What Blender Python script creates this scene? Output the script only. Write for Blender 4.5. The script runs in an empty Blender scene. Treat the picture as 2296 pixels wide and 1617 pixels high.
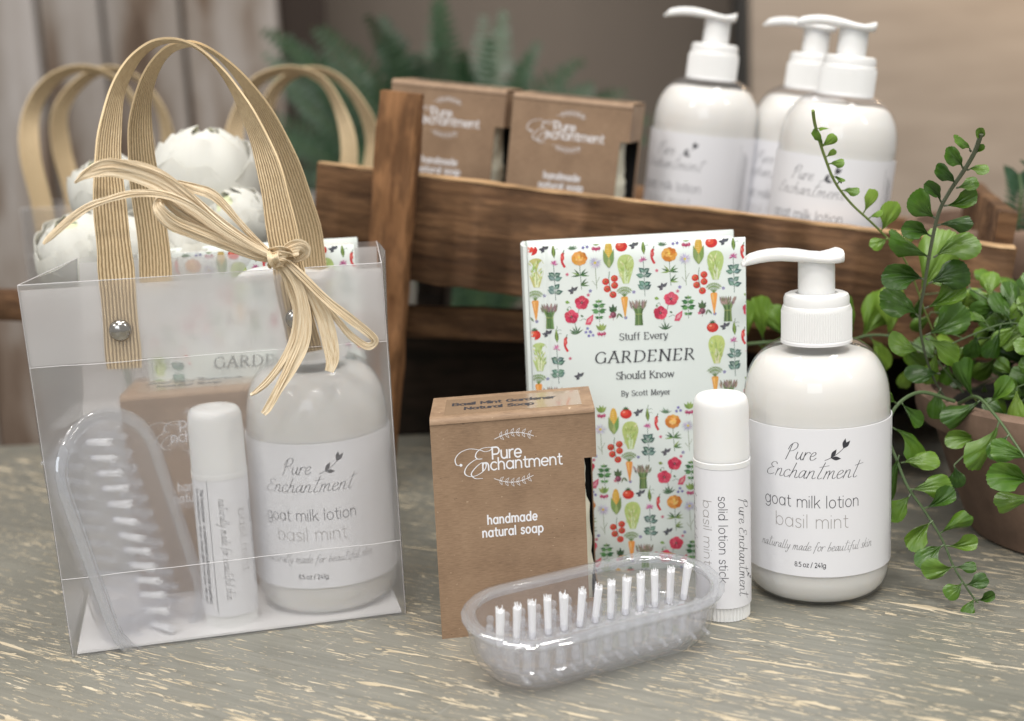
import bpy, bmesh, math, random
from mathutils import Vector, Matrix, noise
rnd = random.Random(7)
S = 0.01                      # everything below is modelled in centimetres
R_ = math.radians
C = bpy.context.scene.collection
sc = bpy.context.scene

# ------------------------------------------------------------------ camera
CH, PITCH, ROLL, FU = 21.7, R_(11.5), R_(2.6), 3058.0
_F = Vector((0, math.cos(PITCH), -math.sin(PITCH)))
_R0 = Vector((1, 0, 0)); _U0 = Vector((0, math.sin(PITCH), math.cos(PITCH)))
_R = _R0*math.cos(ROLL) - _U0*math.sin(ROLL)
_U = _U0*math.cos(ROLL) + _R0*math.sin(ROLL)
cam = bpy.data.cameras.new("camera"); camo = bpy.data.objects.new("camera", cam); C.objects.link(camo)
camo.matrix_world = Matrix(((_R.x, _U.x, -_F.x, 0), (_R.y, _U.y, -_F.y, 0), (_R.z, _U.z, -_F.z, CH*S), (0, 0, 0, 1)))
cam.sensor_width = 36; cam.lens = 36*FU/2296; cam.clip_start = 0.02; cam.clip_end = 50
cam.dof.use_dof = True; cam.dof.focus_distance = 0.543; cam.dof.aperture_fstop = 6.8
sc.camera = camo

# ------------------------------------------------------------------ light
w = bpy.data.worlds.new("World"); sc.world = w; w.use_nodes = True
bg = w.node_tree.nodes["Background"]; bg.inputs[0].default_value = (1.0, 0.985, 0.96, 1); bg.inputs[1].default_value = 0.40

def lamp(name, loc, aim, sx, sy, power, col=(1, .965, .92)):
    l = bpy.data.lights.new(name, 'AREA'); l.shape = 'RECTANGLE'; l.size = sx; l.size_y = sy; l.energy = power; l.color = col
    o = bpy.data.objects.new(name, l); C.objects.link(o); o.location = loc
    o.rotation_euler = (Vector(aim)-Vector(loc)).to_track_quat('-Z', 'Y').to_euler(); return o
lamp("ceiling_lamp", (-0.35, -0.30, 2.1), (0, .6, 0), 1.1, .30, 16)
lamp("ceiling_lamp", (0.75, 0.35, 2.1), (0, .6, 0), .9, .25, 13)
lamp("ceiling_lamp", (-0.9, 0.75, 2.0), (0, .6, 0), .25, .9, 8)
lamp("ceiling_lamp", (0.25, -1.3, 2.0), (0, .6, 0.05), .5, .22, 14)
lamp("ceiling_lamp", (-1.5, -1.0, 1.7), (0, .6, 0.05), .5, .3, 9)
lamp("ceiling_lamp", (1.6, -0.6, 1.5), (0, .6, 0.05), .15, .6, 7)
lamp("ceiling_lamp", (-0.12, -0.05, 1.9), (0, .6, 0), .09, .05, 3.2)
lamp("ceiling_lamp", (0.42, -0.45, 1.9), (0, .6, 0), .05, .12, 3.4)
lamp("ceiling_lamp", (-0.55, 0.25, 1.9), (0, .6, 0), .12, .05, 3.2)
lamp("front_window_lamp", (-0.5, -1.7, 0.95), (0, .5, .05), 1.0, .8, 7, (.82, .90, 1))
lamp("warm_spot_lamp", (0.98, 1.80, 0.85), (0.88, 2.14, 0.30), .15, .15, 5.5, (1, .76, .5))
sc.view_settings.view_transform = 'Standard'; sc.view_settings.look = 'None'
sc.view_settings.exposure = 0.16; sc.view_settings.gamma = 1.0
cy = sc.cycles
cy.use_denoising = True; cy.max_bounces = 14; cy.transparent_max_bounces = 40
cy.transmission_bounces = 14; cy.glossy_bounces = 6; cy.diffuse_bounces = 4
cy.sample_clamp_indirect = 3.0; cy.caustics_refractive = True; cy.blur_glossy = 0.0

# ------------------------------------------------------------------ helpers
def at(u, v, D):
    d = _F*FU + _R*(u-1148) - _U*(v-808.5)
    return Vector((0, 0, CH)) + d*(D/d.y)
def tab(u, v, z=0.0):
    d = _F*FU + _R*(u-1148) - _U*(v-808.5)
    return Vector((0, 0, CH)) + d*((z-CH)/d.z)
MW = {}
def thing(name, label, cat, loc=(0, 0, 0), rot=None, group=None):
    o = bpy.data.objects.new(name, None); C.objects.link(o); o.empty_display_size = .01
    M = Matrix.Translation(Vector(loc)*S)
    if rot is not None:
        M = M @ (rot.to_4x4() if isinstance(rot, Matrix) else Matrix.Rotation(rot, 4, 'Z'))
    o.matrix_world = M; MW[o.name] = M
    o['label'] = label; o['category'] = cat
    if group: o['group'] = group
    return o
def tag(o, label, cat, group=None, kind=None):
    if label: o['label'] = label
    if cat: o['category'] = cat
    if group: o['group'] = group
    if kind: o['kind'] = kind
    return o
def dup(root, label, loc, rot=None, group=None):
    r = root.copy(); C.objects.link(r)
    M = Matrix.Translation(Vector(loc)*S)
    if rot is not None:
        M = M @ (rot.to_4x4() if isinstance(rot, Matrix) else Matrix.Rotation(rot, 4, 'Z'))
    r.matrix_world = M; MW[r.name] = M; r['label'] = label
    if group: r['group'] = group
    for ch in list(root.children):
        c = ch.copy(); C.objects.link(c); c.parent = r
        for g in ch.children:
            d = g.copy(); C.objects.link(d); d.parent = c
    return r
def catmull(pts, n=6, closed=False):
    pts = [Vector(p) for p in pts]; out = []; N = len(pts)
    rng = range(N if closed else N-1)
    for i in rng:
        if closed: p0, p1, p2, p3 = pts[(i-1) % N], pts[i], pts[(i+1) % N], pts[(i+2) % N]
        else:
            p1, p2 = pts[i], pts[i+1]; p0 = pts[i-1] if i else p1*2-p2; p3 = pts[i+2] if i+2 < N else p2*2-p1
        for k in range(n):
            t = k/n
            out.append(0.5*((2*p1)+(p2-p0)*t+(2*p0-5*p1+4*p2-p3)*t*t+(3*p1-p0-3*p2+p3)*t*t*t))
    if not closed: out.append(pts[-1])
    return out
class MB:
    def __init__(s): s.v = []; s.f = []; s.m = []; s.uv = []; s.col = []
    def add(s, vs, fs, m=0, M=None, uvs=None, cols=None):
        b = len(s.v)
        s.v += [((M @ Vector(p)) if M is not None else Vector(p)) for p in vs]
        for i, f in enumerate(fs):
            s.f.append(tuple(b+k for k in f)); s.m.append(m)
            s.uv.append(uvs[i] if uvs else None); s.col.append(cols[i] if cols else None)
        return s
    def box(s, x0, x1, y0, y1, z0, z1, bev=0.0, m=0, M=None, seg=1):
        bm = bmesh.new(); bmesh.ops.create_cube(bm, size=1)
        for v in bm.verts: v.co = Vector(((x0+x1)/2+v.co.x*(x1-x0), (y0+y1)/2+v.co.y*(y1-y0), (z0+z1)/2+v.co.z*(z1-z0)))
        if bev: bmesh.ops.bevel(bm, geom=bm.edges[:], offset=bev, segments=seg, affect='EDGES', profile=.5)
        bm.verts.index_update()
        s.add([v.co.copy() for v in bm.verts], [[v.index for v in f.verts] for f in bm.faces], m, M); bm.free(); return s
    def lathe(s, prof, n=48, m=0, M=None, rfun=None, caps=True):
        vs = []; fs = []
        for j, (r, z) in enumerate(prof):
            for i in range(n):
                a = 2*math.pi*i/n; rr = r*(rfun(a, j) if rfun else 1)
                vs.append((rr*math.cos(a), rr*math.sin(a), z))
        for j in range(len(prof)-1):
            for i in range(n):
                k = (i+1) % n; fs.append((j*n+i, j*n+k, (j+1)*n+k, (j+1)*n+i))
        if caps:
            if prof[0][0] > 1e-6: fs.append(tuple(reversed(range(n))))
            if prof[-1][0] > 1e-6: fs.append(tuple((len(prof)-1)*n+i for i in range(n)))
        return s.add(vs, fs, m, M)
    def tube(s, pts, rad, n=8, m=0, M=None, caps=True, flat=1.0):
        pts = [Vector(p) for p in pts]; vs = []; fs = []; up = None
        for i, p in enumerate(pts):
            t = (pts[min(i+1, len(pts)-1)]-pts[max(i-1, 0)]).normalized()
            if up is None: up = Vector((0, 0, 1)) if abs(t.z) < .9 else Vector((1, 0, 0))
            a = (up - t*up.dot(t)).normalized(); b = t.cross(a); up = a
            r = rad[i] if isinstance(rad, (list, tuple)) else rad
            for k in range(n):
                g = 2*math.pi*k/n; vs.append(p+a*math.cos(g)*r*flat+b*math.sin(g)*r)
        for i in range(len(pts)-1):
            for k in range(n):
                l = (k+1) % n; fs.append((i*n+k, i*n+l, (i+1)*n+l, (i+1)*n+k))
        if caps: fs += [tuple(reversed(range(n))), tuple((len(pts)-1)*n+k for k in range(n))]
        return s.add(vs, fs, m, M)
    def sheet(s, grid, m=0, M=None, closed=False, flip=False):
        nr, nc = len(grid), len(grid[0]); vs = [p for r in grid for p in r]; fs = []; uv = []
        for i in range(nr-1):
            for j in range(nc if closed else nc-1):
                k = (j+1) % nc
                q = (i*nc+j, i*nc+k, (i+1)*nc+k, (i+1)*nc+j)
                w_ = ((j/(nc-1), i/(nr-1)), ((j+1)/(nc-1), i/(nr-1)), ((j+1)/(nc-1), (i+1)/(nr-1)), (j/(nc-1), (i+1)/(nr-1)))
                fs.append(q[::-1] if flip else q); uv.append(w_[::-1] if flip else w_)
        return s.add(vs, fs, m, M, uv)
    def solid(s, grid, t, m=0, M=None, m2=None):
        """grid sheet given thickness t along its normals, closed all round; m2 = material of the base face and rim"""
        nr, nc = len(grid), len(grid[0]); g = [[Vector(p) for p in r] for r in grid]; back = []
        for i in range(nr):
            row = []
            for j in range(nc):
                a = g[min(i+1, nr-1)][j]-g[max(i-1, 0)][j]; b = g[i][min(j+1, nc-1)]-g[i][max(j-1, 0)]
                nn = a.cross(b); nn = nn.normalized() if nn.length > 1e-9 else Vector((0, 0, 1))
                row.append(g[i][j]+nn*t)
            back.append(row)
        mb = m if m2 is None else m2; ng = t < 0
        s.sheet(g, mb, M, flip=ng); s.sheet(back, m, M, flip=not ng)
        ring = [(i, 0) for i in range(nr)]+[(nr-1, j) for j in range(1, nc)]+[(i, nc-1) for i in range(nr-2, -1, -1)]+[(0, j) for j in range(nc-2, 0, -1)]
        vs = [g[i][j] for i, j in ring]+[back[i][j] for i, j in ring]; n = len(ring)
        fs = [(k, (k+1) % n, n+(k+1) % n, n+k) for k in range(n)]
        if ng: fs = [f[::-1] for f in fs]
        s.add(vs, fs, mb, M, [((0, 0),)*4]*n)
        return s
    def prism(s, poly, y0, y1, m=0, M=None):
        """polygon in x,z extruded along y"""
        n = len(poly); vs = [(x, y0, z) for x, z in poly]+[(x, y1, z) for x, z in poly]
        return s.add(vs, [tuple(range(n)), tuple(range(2*n-1, n-1, -1))]+[(k, n+k, n+(k+1) % n, (k+1) % n) for k in range(n)], m, M)
    def build(s, name, mats, parent=None, smooth=True, world=False, ang=40, weld=True):
        me = bpy.data.meshes.new(name)
        vs = s.v
        if world and parent is not None:
            Mi = MW[parent.name].inverted(); vs = [Mi @ (v*S) for v in vs]
        else: vs = [v*S for v in vs]
        me.from_pydata([tuple(v) for v in vs], [], s.f)
        if not isinstance(mats, (list, tuple)): mats = [mats]
        for mm in mats: me.materials.append(mm)
        me.polygons.foreach_set('material_index', s.m)
        if any(u is not None for u in s.uv):
            ul = me.uv_layers.new(name="UVMap"); k = 0
            for f, u in zip(s.f, s.uv):
                for c in range(len(f)):
                    if u: ul.data[k].uv = u[c]
                    k += 1
        if any(c is not None for c in s.col):
            ca = me.color_attributes.new(name="ink", type='FLOAT_COLOR', domain='CORNER'); k = 0
            for f, c in zip(s.f, s.col):
                for _ in f:
                    ca.data[k].color = (*c, 1) if c else (1, 1, 1, 1); k += 1
        me.validate(); me.update()
        if smooth:
            me.polygons.foreach_set('use_smooth', [True]*len(me.polygons))
            try: me.set_sharp_from_angle(angle=R_(ang))
            except Exception: pass
        o = bpy.data.objects.new(name, me); C.objects.link(o)
        if parent is not None: o.parent = parent
        return o
def place(o, loc, parent=None):
    o.location = Vector(loc)*S
    if parent is not None: o.parent = parent
    return o

# ------------------------------------------------------------------ materials
def new_mat(name):
    m = bpy.data.materials.new(name); m.use_nodes = True
    return m, m.node_tree, m.node_tree.nodes["Principled BSDF"]
def nd(t, typ, **kw):
    n = t.nodes.new(typ)
    for k, v in kw.items():
        if k in n.inputs.keys() if isinstance(k, str) else False: n.inputs[k].default_value = v
        else: setattr(n, k, v)
    return n
def ramp(t, src, stops, interp='LINEAR'):
    r = t.nodes.new('ShaderNodeValToRGB'); r.color_ramp.interpolation = interp
    while len(r.color_ramp.elements) < len(stops): r.color_ramp.elements.new(.5)
    for e, (p, c) in zip(r.color_ramp.elements, stops):
        e.position = p; e.color = (*c, 1) if len(c) == 3 else c
    t.links.new(src, r.inputs[0]); return r.outputs[0]
def coords(t, scale=(1, 1, 1), rot=(0, 0, 0), kind='Object', loc=(0, 0, 0)):
    tc = t.nodes.new('ShaderNodeTexCoord'); mp = t.nodes.new('ShaderNodeMapping')
    mp.inputs['Scale'].default_value = scale; mp.inputs['Rotation'].default_value = rot; mp.inputs['Location'].default_value = loc
    t.links.new(tc.outputs[kind], mp.inputs[0]); return mp.outputs[0]
def noi(t, vec, scale, detail=4, rough=.55, dist=0.0):
    n = t.nodes.new('ShaderNodeTexNoise'); t.links.new(vec, n.inputs['Vector'])
    n.inputs['Scale'].default_value = scale; n.inputs['Detail'].default_value = detail
    n.inputs['Roughness'].default_value = rough; n.inputs['Distortion'].default_value = dist; return n.outputs['Fac']
def mth(t, op, a, b=None, c=None, clamp=False):
    n = t.nodes.new('ShaderNodeMath'); n.operation = op; n.use_clamp = clamp
    for i, x in enumerate((a, b, c)):
        if x is None: continue
        if isinstance(x, (int, float)): n.inputs[i].default_value = x
        else: t.links.new(x, n.inputs[i])
    return n.outputs[0]
def mix(t, fac, a, b, mode='MIX'):
    n = t.nodes.new('ShaderNodeMix'); n.data_type = 'RGBA'; n.blend_type = mode
    for i, x in ((0, fac), (6, a), (7, b)):
        if isinstance(x, (int, float)): n.inputs[i].default_value = x
        elif isinstance(x, tuple): n.inputs[i].default_value = (*x, 1)
        else: t.links.new(x, n.inputs[i])
    return n.outputs[2]
def bump(t, bsdf, h, strength=.3, dist=.0005):
    b = t.nodes.new('ShaderNodeBump'); b.inputs['Strength'].default_value = strength; b.inputs['Distance'].default_value = dist
    t.links.new(h, b.inputs['Height']); t.links.new(b.outputs[0], bsdf.inputs['Normal'])
def simple(name, col, rough=.5, metal=0, var=0.0, vscale=60, bmp=0.0, bscale=900, coat=0, sss=0, sssr=.002, spec=.5):
    m, t, b = new_mat(name)
    b.inputs['Base Color'].default_value = (*col, 1); b.inputs['Roughness'].default_value = rough
    b.inputs['Metallic'].default_value = metal; b.inputs['Coat Weight'].default_value = coat
    b.inputs['Specular IOR Level'].default_value = spec
    if sss: b.inputs['Subsurface Weight'].default_value = sss; b.inputs['Subsurface Radius'].default_value = (1, .8, .6); b.inputs['Subsurface Scale'].default_value = sssr
    vec = coords(t)
    if var:
        n = noi(t, vec, vscale); f = mth(t, 'MULTIPLY', mth(t, 'SUBTRACT', n, .5), var*2)
        t.links.new(mix(t, mth(t, 'ADD', f, .5, clamp=True), tuple(c*(1-var) for c in col), tuple(min(1, c*(1+var)) for c in col)), b.inputs['Base Color'])
    if bmp: bump(t, b, noi(t, vec, bscale, 3), bmp, .0003)
    return m
def wood(name, dark, light, axis='X', rough=.6, fine=1.0, knots=False, bm=.5):
    m, t, b = new_mat(name)
    st = {'X': (1.2, 14, 14), 'Z': (14, 14, 1.2), 'Y': (14, 1.2, 14)}[axis]
    sf = {'X': (10, 190, 190), 'Z': (190, 190, 10), 'Y': (190, 10, 190)}[axis]
    v1 = coords(t, st); v2 = coords(t, tuple(x*fine for x in sf))
    n1 = noi(t, v1, 3.0, 6, .6, .6); n2 = noi(t, v2, 1.0, 5, .7)
    n3 = noi(t, coords(t, tuple(x*.35 for x in st), loc=(3, 1, 7)), 6, 3, .5)
    f = mth(t, 'ADD', mth(t, 'MULTIPLY', n1, .55), mth(t, 'MULTIPLY', n2, .45))
    f = mth(t, 'ADD', mth(t, 'MULTIPLY', f, .75), mth(t, 'MULTIPLY', n3, .25))
    mid = tuple((a+c)/2 for a, c in zip(dark, light))
    n4 = noi(t, coords(t, tuple(x*k for x, k in zip(sf, (3.2, .55, .55) if axis == 'X' else ((.55, .55, 3.2) if axis == 'Z' else (.55, 3.2, .55)))), loc=(9, 4, 2)), 1, 3, .6)
    col = ramp(t, f, [(.36, tuple(x*.30 for x in dark)), (.44, dark), (.52, mid), (.62, light)])
    col = mix(t, mth(t, 'MULTIPLY', ramp(t, n4, [(.42, (1, 1, 1)), (.56, (0, 0, 0))]), .5), col, tuple(x*.35 for x in dark))
    t.links.new(col, b.inputs['Base Color']); b.inputs['Roughness'].default_value = .78; b.inputs['Specular IOR Level'].default_value = .3
    bump(t, b, mth(t, 'ADD', f, mth(t, 'MULTIPLY', n4, .5)), bm, .002); return m
WHITE = simple("white_plastic", (.77, .77, .76), .28, coat=.2, sss=.15, sssr=.003)
WHITER = simple("white_ribbed_plastic", (.76, .76, .75), .34)
LOTION = simple("cream_lotion", (.72, .705, .655), .35, sss=.3, sssr=.006, var=.02, vscale=40)
PAPERL = simple("white_label_paper", (.74, .74, .765), .42, bmp=.08, bscale=1500)
INK = simple("black_ink", (.035, .035, .045), .5)
INKG = simple("grey_ink", (.17, .165, .17), .5)
INKL = simple("light_grey_ink", (.30, .28, .27), .5)
INKW = simple("white_ink", (.80, .80, .83), .5)
INKF = simple("faint_grey_ink", (.42, .42, .44), .5)
PAGES = simple("page_paper", (.78, .77, .72), .8, var=.08, vscale=400)
METAL = simple("rivet_metal", (.42, .40, .37), .16, 1)
BLACK = simple("box_inside_shade", (.006, .006, .006), .9)  # near-black tone for the painted shade inside the soap box
SOAP = simple("cream_soap", (.62, .60, .48), .5, var=.12, vscale=120, bmp=.5, bscale=260, sss=.2)
BRISTLE = simple("white_bristles", (.86, .86, .88), .4)
def mk_kraft():
    m, t, b = new_mat("kraft_card"); v = coords(t)
    a = noi(t, coords(t, (300, 300, 2400)), 1, 4, .7); g = noi(t, v, 55, 5, .6)
    f = mth(t, 'ADD', mth(t, 'MULTIPLY', a, .55), mth(t, 'MULTIPLY', g, .45))
    col = ramp(t, f, [(.30, (.17, .105, .062)), (.5, (.275, .178, .108)), (.72, (.36, .245, .155))])
    fl = noi(t, coords(t, (500, 500, 900), loc=(5, 2, 1)), 1, 2, .5)
    col = mix(t, ramp(t, fl, [(.70, (0, 0, 0)), (.76, (1, 1, 1))]), col, (.5, .37, .25))
    fd = noi(t, coords(t, (420, 420, 800), loc=(1, 9, 4)), 1, 2, .5)
    col = mix(t, ramp(t, fd, [(.71, (0, 0, 0)), (.77, (1, 1, 1))]), col, (.10, .06, .035))
    t.links.new(col, b.inputs['Base Color']); b.inputs['Roughness'].default_value = .62
    bump(t, b, f, .22, .0003); return m
KRAFT = mk_kraft()
def mk_table():
    m, t, b = new_mat("chipped_paint_wood")
    rot = (0, 0, R_(31))
    def n_(sc_, s, d, r, loc=(0, 0, 0), dist=0.0):
        # rotate first, then stretch along the grain
        tc = t.nodes.new('ShaderNodeTexCoord'); m1 = t.nodes.new('ShaderNodeMapping'); m2 = t.nodes.new('ShaderNodeMapping')
        m1.inputs['Rotation'].default_value = rot; m2.inputs['Scale'].default_value = sc_; m2.inputs['Location'].default_value = loc
        t.links.new(tc.outputs['Object'], m1.inputs[0]); t.links.new(m1.outputs[0], m2.inputs[0])
        return noi(t, m2.outputs[0], s, d, r, dist)
    A = n_((24, 215, 1), 1.0, 3, .55, dist=.9)            # long chips
    B = n_((54, 430, 1), 1.0, 3, .6, (4, 7, 0), 1.2)      # short chips
    Cc = n_((100, 820, 1), 1.0, 2, .6, (1, 2, 0), .8)      # flecks
    D = n_((9, 22, 1), 1.0, 3, .6, (8, 3, 0))             # where chipping is dense
    dens = mth(t, 'MULTIPLY', mth(t, 'SUBTRACT', D, .5), .20)
    ca = mth(t, 'GREATER_THAN', mth(t, 'ADD', A, dens), .645)
    cb = mth(t, 'GREATER_THAN', mth(t, 'ADD', B, dens), .63)
    cc = mth(t, 'GREATER_THAN', mth(t, 'ADD', Cc, mth(t, 'MULTIPLY', dens, .8)), .645)
    chip = mth(t, 'MAXIMUM', mth(t, 'MAXIMUM', ca, cb), cc)
    soft = mth(t, 'MAXIMUM', mth(t, 'ADD', A, dens), mth(t, 'ADD', B, dens))
    base = ramp(t, n_((5, 9, 1), 1.0, 5, .6, (2, 2, 0)), [(.3, (.175, .176, .150)), (.5, (.220, .217, .187)), (.7, (.27, .26, .222))])
    streak = n_((8, 320, 1), 1.0, 4, .7, (6, 6, 0))
    base = mix(t, .35, base, ramp(t, streak, [(.35, (.115, .112, .095)), (.65, (.265, .255, .215))]))
    edge = ramp(t, soft, [(.575, (0, 0, 0)), (.63, (1, 1, 1))])
    base = mix(t, mth(t, 'MULTIPLY', edge, .35), base, (.10, .092, .07))
    scr = n_((180, 10, 1), 1.0, 2, .5, (3, 1, 0), .3)
    base = mix(t, mth(t, 'MULTIPLY', ramp(t, scr, [(.71, (0, 0, 0)), (.74, (1, 1, 1))]), .35), base, (.34, .34, .31))
    cream = ramp(t, n_((30, 300, 1), 1.0, 4, .6, (1, 1, 0)), [(.3, (.36, .30, .20)), (.55, (.56, .48, .345)), (.75, (.66, .585, .45))])
    t.links.new(mix(t, chip, base, cream), b.inputs['Base Color'])
    t.links.new(mth(t, 'ADD', mth(t, 'MULTIPLY', chip, .3), .36), b.inputs['Roughness'])
    h = mth(t, 'SUBTRACT', mth(t, 'MULTIPLY', streak, .15), mth(t, 'MULTIPLY', chip, 1.0))
    bump(t, b, h, .7, .0004); return m
TABLE = mk_table()
def mk_frost(name, haze_, clear_, rough_, ior_=1.14):
    m, t, b = new_mat(name); t.nodes.remove(b)
    o = t.nodes['Material Output']
    rf = t.nodes.new('ShaderNodeBsdfRefraction'); rf.inputs['Roughness'].default_value = rough_; rf.inputs['IOR'].default_value = ior_
    rf.inputs['Color'].default_value = (.99, .99, .99, 1)
    tr = t.nodes.new('ShaderNodeBsdfTransparent'); tr.inputs[0].default_value = (.99, .99, .99, 1)
    df = t.nodes.new('ShaderNodeBsdfDiffuse'); df.inputs[0].default_value = (.95, .94, .95, 1)
    tl = t.nodes.new('ShaderNodeBsdfTranslucent'); tl.inputs[0].default_value = (.95, .94, .95, 1)
    gl = t.nodes.new('ShaderNodeBsdfGlossy'); gl.inputs['Roughness'].default_value = .22
    def mx(f, a, c):
        n = t.nodes.new('ShaderNodeMixShader'); t.links.new(a, n.inputs[1]); t.links.new(c, n.inputs[2])
        if isinstance(f, float): n.inputs[0].default_value = f
        else: t.links.new(f, n.inputs[0])
        return n.outputs[0]
    thru = mx(clear_, rf.outputs[0], tr.outputs[0])
    haze = mx(.5, df.outputs[0], tl.outputs[0])
    cloud = noi(t, coords(t, (1, 1, 1)), 14, 3, .5)
    a = mx(mth(t, 'MULTIPLY', mth(t, 'ADD', cloud, .5), haze_), thru, haze)
    fr = t.nodes.new('ShaderNodeFresnel'); ge = t.nodes.new('ShaderNodeNewGeometry')
    t.links.new(mth(t, 'ADD', mth(t, 'MULTIPLY', ge.outputs['Backfacing'], 1/1.4-1.4), 1.4), fr.inputs[0])
    t.links.new(mx(mth(t, 'MULTIPLY', fr.outputs[0], .8), a, gl.outputs[0]), o.inputs[0]); return m
FROST = mk_frost("frosted_plastic", .15, .58, .42)
FROSTHEM = mk_frost("frosted_hem_plastic", .55, .25, .6)
def mk_film():
    m, t, b = new_mat("film_inner_face"); t.nodes.remove(b); o = t.nodes['Material Output']
    tr = t.nodes.new('ShaderNodeBsdfTransparent'); tr.inputs[0].default_value = (.985, .985, .985, 1); t.links.new(tr.outputs[0], o.inputs[0]); return m
FILM = mk_film()
def mk_clear(name, tint=(.97, .97, .985), haze=.03, ior=1.45):
    """thin clear plastic: lets light through, shines by Fresnel"""
    m, t, b = new_mat(name); t.nodes.remove(b); o = t.nodes['Material Output']
    tr = t.nodes.new('ShaderNodeBsdfTransparent'); tr.inputs[0].default_value = (*tint, 1)
    gl = t.nodes.new('ShaderNodeBsdfGlossy'); gl.inputs['Roughness'].default_value = .02
    df_ = t.nodes.new('ShaderNodeBsdfDiffuse'); df_.inputs[0].default_value = (.89, .915, .96, 1)  # bluish haze tint paints in a cool sky reflection
    tl_ = t.nodes.new('ShaderNodeBsdfTranslucent'); tl_.inputs[0].default_value = (.89, .915, .96, 1)
    df = t.nodes.new('ShaderNodeMixShader'); t.links.new(df_.outputs[0], df.inputs[1]); t.links.new(tl_.outputs[0], df.inputs[2])
    m1 = t.nodes.new('ShaderNodeMixShader'); m1.inputs[0].default_value = haze
    t.links.new(tr.outputs[0], m1.inputs[1]); t.links.new(df.outputs[0], m1.inputs[2])
    fr = t.nodes.new('ShaderNodeFresnel'); ge = t.nodes.new('ShaderNodeNewGeometry')
    t.links.new(mth(t, 'ADD', mth(t, 'MULTIPLY', ge.outputs['Backfacing'], 1/ior-ior), ior), fr.inputs[0])
    m2 = t.nodes.new('ShaderNodeMixShader'); t.links.new(mth(t, 'MULTIPLY', fr.outputs[0], 1.0), m2.inputs[0])
    t.links.new(m1.outputs[0], m2.inputs[1]); t.links.new(gl.outputs[0], m2.inputs[2]); t.links.new(m2.outputs[0], o.inputs[0]); return m
CLEAR = mk_clear("clear_shell_plastic")
def mk_glassy():
    m, t, b = new_mat("solid_clear_plastic")
    b.inputs['Base Color'].default_value = (.96, .97, 1, 1); b.inputs['Roughness'].default_value = .03
    b.inputs['Transmission Weight'].default_value = 1; b.inputs['IOR'].default_value = 1.36
    o = t.nodes['Material Output']
    tr = t.nodes.new('ShaderNodeBsdfTransparent'); tr.inputs[0].default_value = (.96, .97, .99, 1)
    mx = t.nodes.new('ShaderNodeMixShader'); mx.inputs[0].default_value = .5
    mx.inputs[0].default_value = .15
    t.links.new(b.outputs[0], mx.inputs[1]); t.links.new(tr.outputs[0], mx.inputs[2]); t.links.new(mx.outputs[0], o.inputs[0])
    return m
GLASSY = mk_glassy()
TRAY = mk_clear("thin_clear_tray_plastic", (.99, .99, 1.0), .055, 1.8)
EDGE = mk_clear("thick_clear_rim_plastic", (.965, .97, .98), .16, 2.4)
MILKY = mk_clear("milky_clear_plastic", (.985, .985, .99), .20, 1.7)
def mk_ink():
    m, t, b = new_mat("printed_colours"); a = t.nodes.new('ShaderNodeVertexColor'); a.layer_name = "ink"
    n = noi(t, coords(t), 900, 3)
    c = mix(t, .22, a.outputs[0], ramp(t, n, [(.3, (.25, .25, .25)), (.7, (1, 1, 1))]), 'MULTIPLY')
    t.links.new(c, b.inputs['Base Color']); b.inputs['Roughness'].default_value = .45; return m
PRINT = mk_ink()
COVER = simple("mint_white_cover", (.71, .765, .74), .42, var=.03, vscale=30, bmp=.05, bscale=1200)
def mk_strap():
    m, t, b = new_mat("paper_cord_strap"); uv = coords(t, (1, 1, 1), kind='UV')
    sx = t.nodes.new('ShaderNodeSeparateXYZ'); t.links.new(uv, sx.inputs[0])
    wob = noi(t, coords(t, (3, 60, 1), kind='UV'), 1, 3, .6)
    line = mth(t, 'ABSOLUTE', mth(t, 'SINE', mth(t, 'MULTIPLY', mth(t, 'ADD', sx.outputs[0], mth(t, 'MULTIPLY', wob, .05)), math.pi*10)))
    n = noi(t, coords(t, (60, 4, 1), kind='UV'), 1.5, 5, .7); n2 = noi(t, coords(t, (15, 120, 1), kind='UV'), 1, 3, .6)
    col = ramp(t, mth(t, 'ADD', mth(t, 'MULTIPLY', n, .6), mth(t, 'MULTIPLY', n2, .4)), [(.3, (.55, .40, .225)), (.48, (.74, .565, .335)), (.66, (.86, .70, .46))])
    col = mix(t, ramp(t, line, [(.0, (1, 1, 1)), (.30, (1, 1, 1)), (.58, (0, 0, 0))]), col, (.40, .265, .135))
    t.links.new(col, b.inputs['Base Color']); b.inputs['Roughness'].default_value = .55
    bump(t, b, mth(t, 'ADD', line, mth(t, 'MULTIPLY', n2, .3)), .8, .001); return m
STRAP = mk_strap()
def mk_raffia():
    m, t, b = new_mat("raffia")
    n = noi(t, coords(t, (22, 1.6, 1), kind='UV'), 1.2, 5, .8); n2 = noi(t, coords(t, (5, 8, 1), kind='UV'), 1, 3)
    col = ramp(t, mth(t, 'ADD', mth(t, 'MULTIPLY', n, .7), mth(t, 'MULTIPLY', n2, .3)), [(.36, (.42, .28, .13)), (.46, (.70, .54, .34)), (.56, (.87, .755, .565))])
    t.links.new(col, b.inputs['Base Color']); b.inputs['Roughness'].default_value = .5
    bump(t, b, n, .6, .0006); return m
RAFFIA = mk_raffia()
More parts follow.
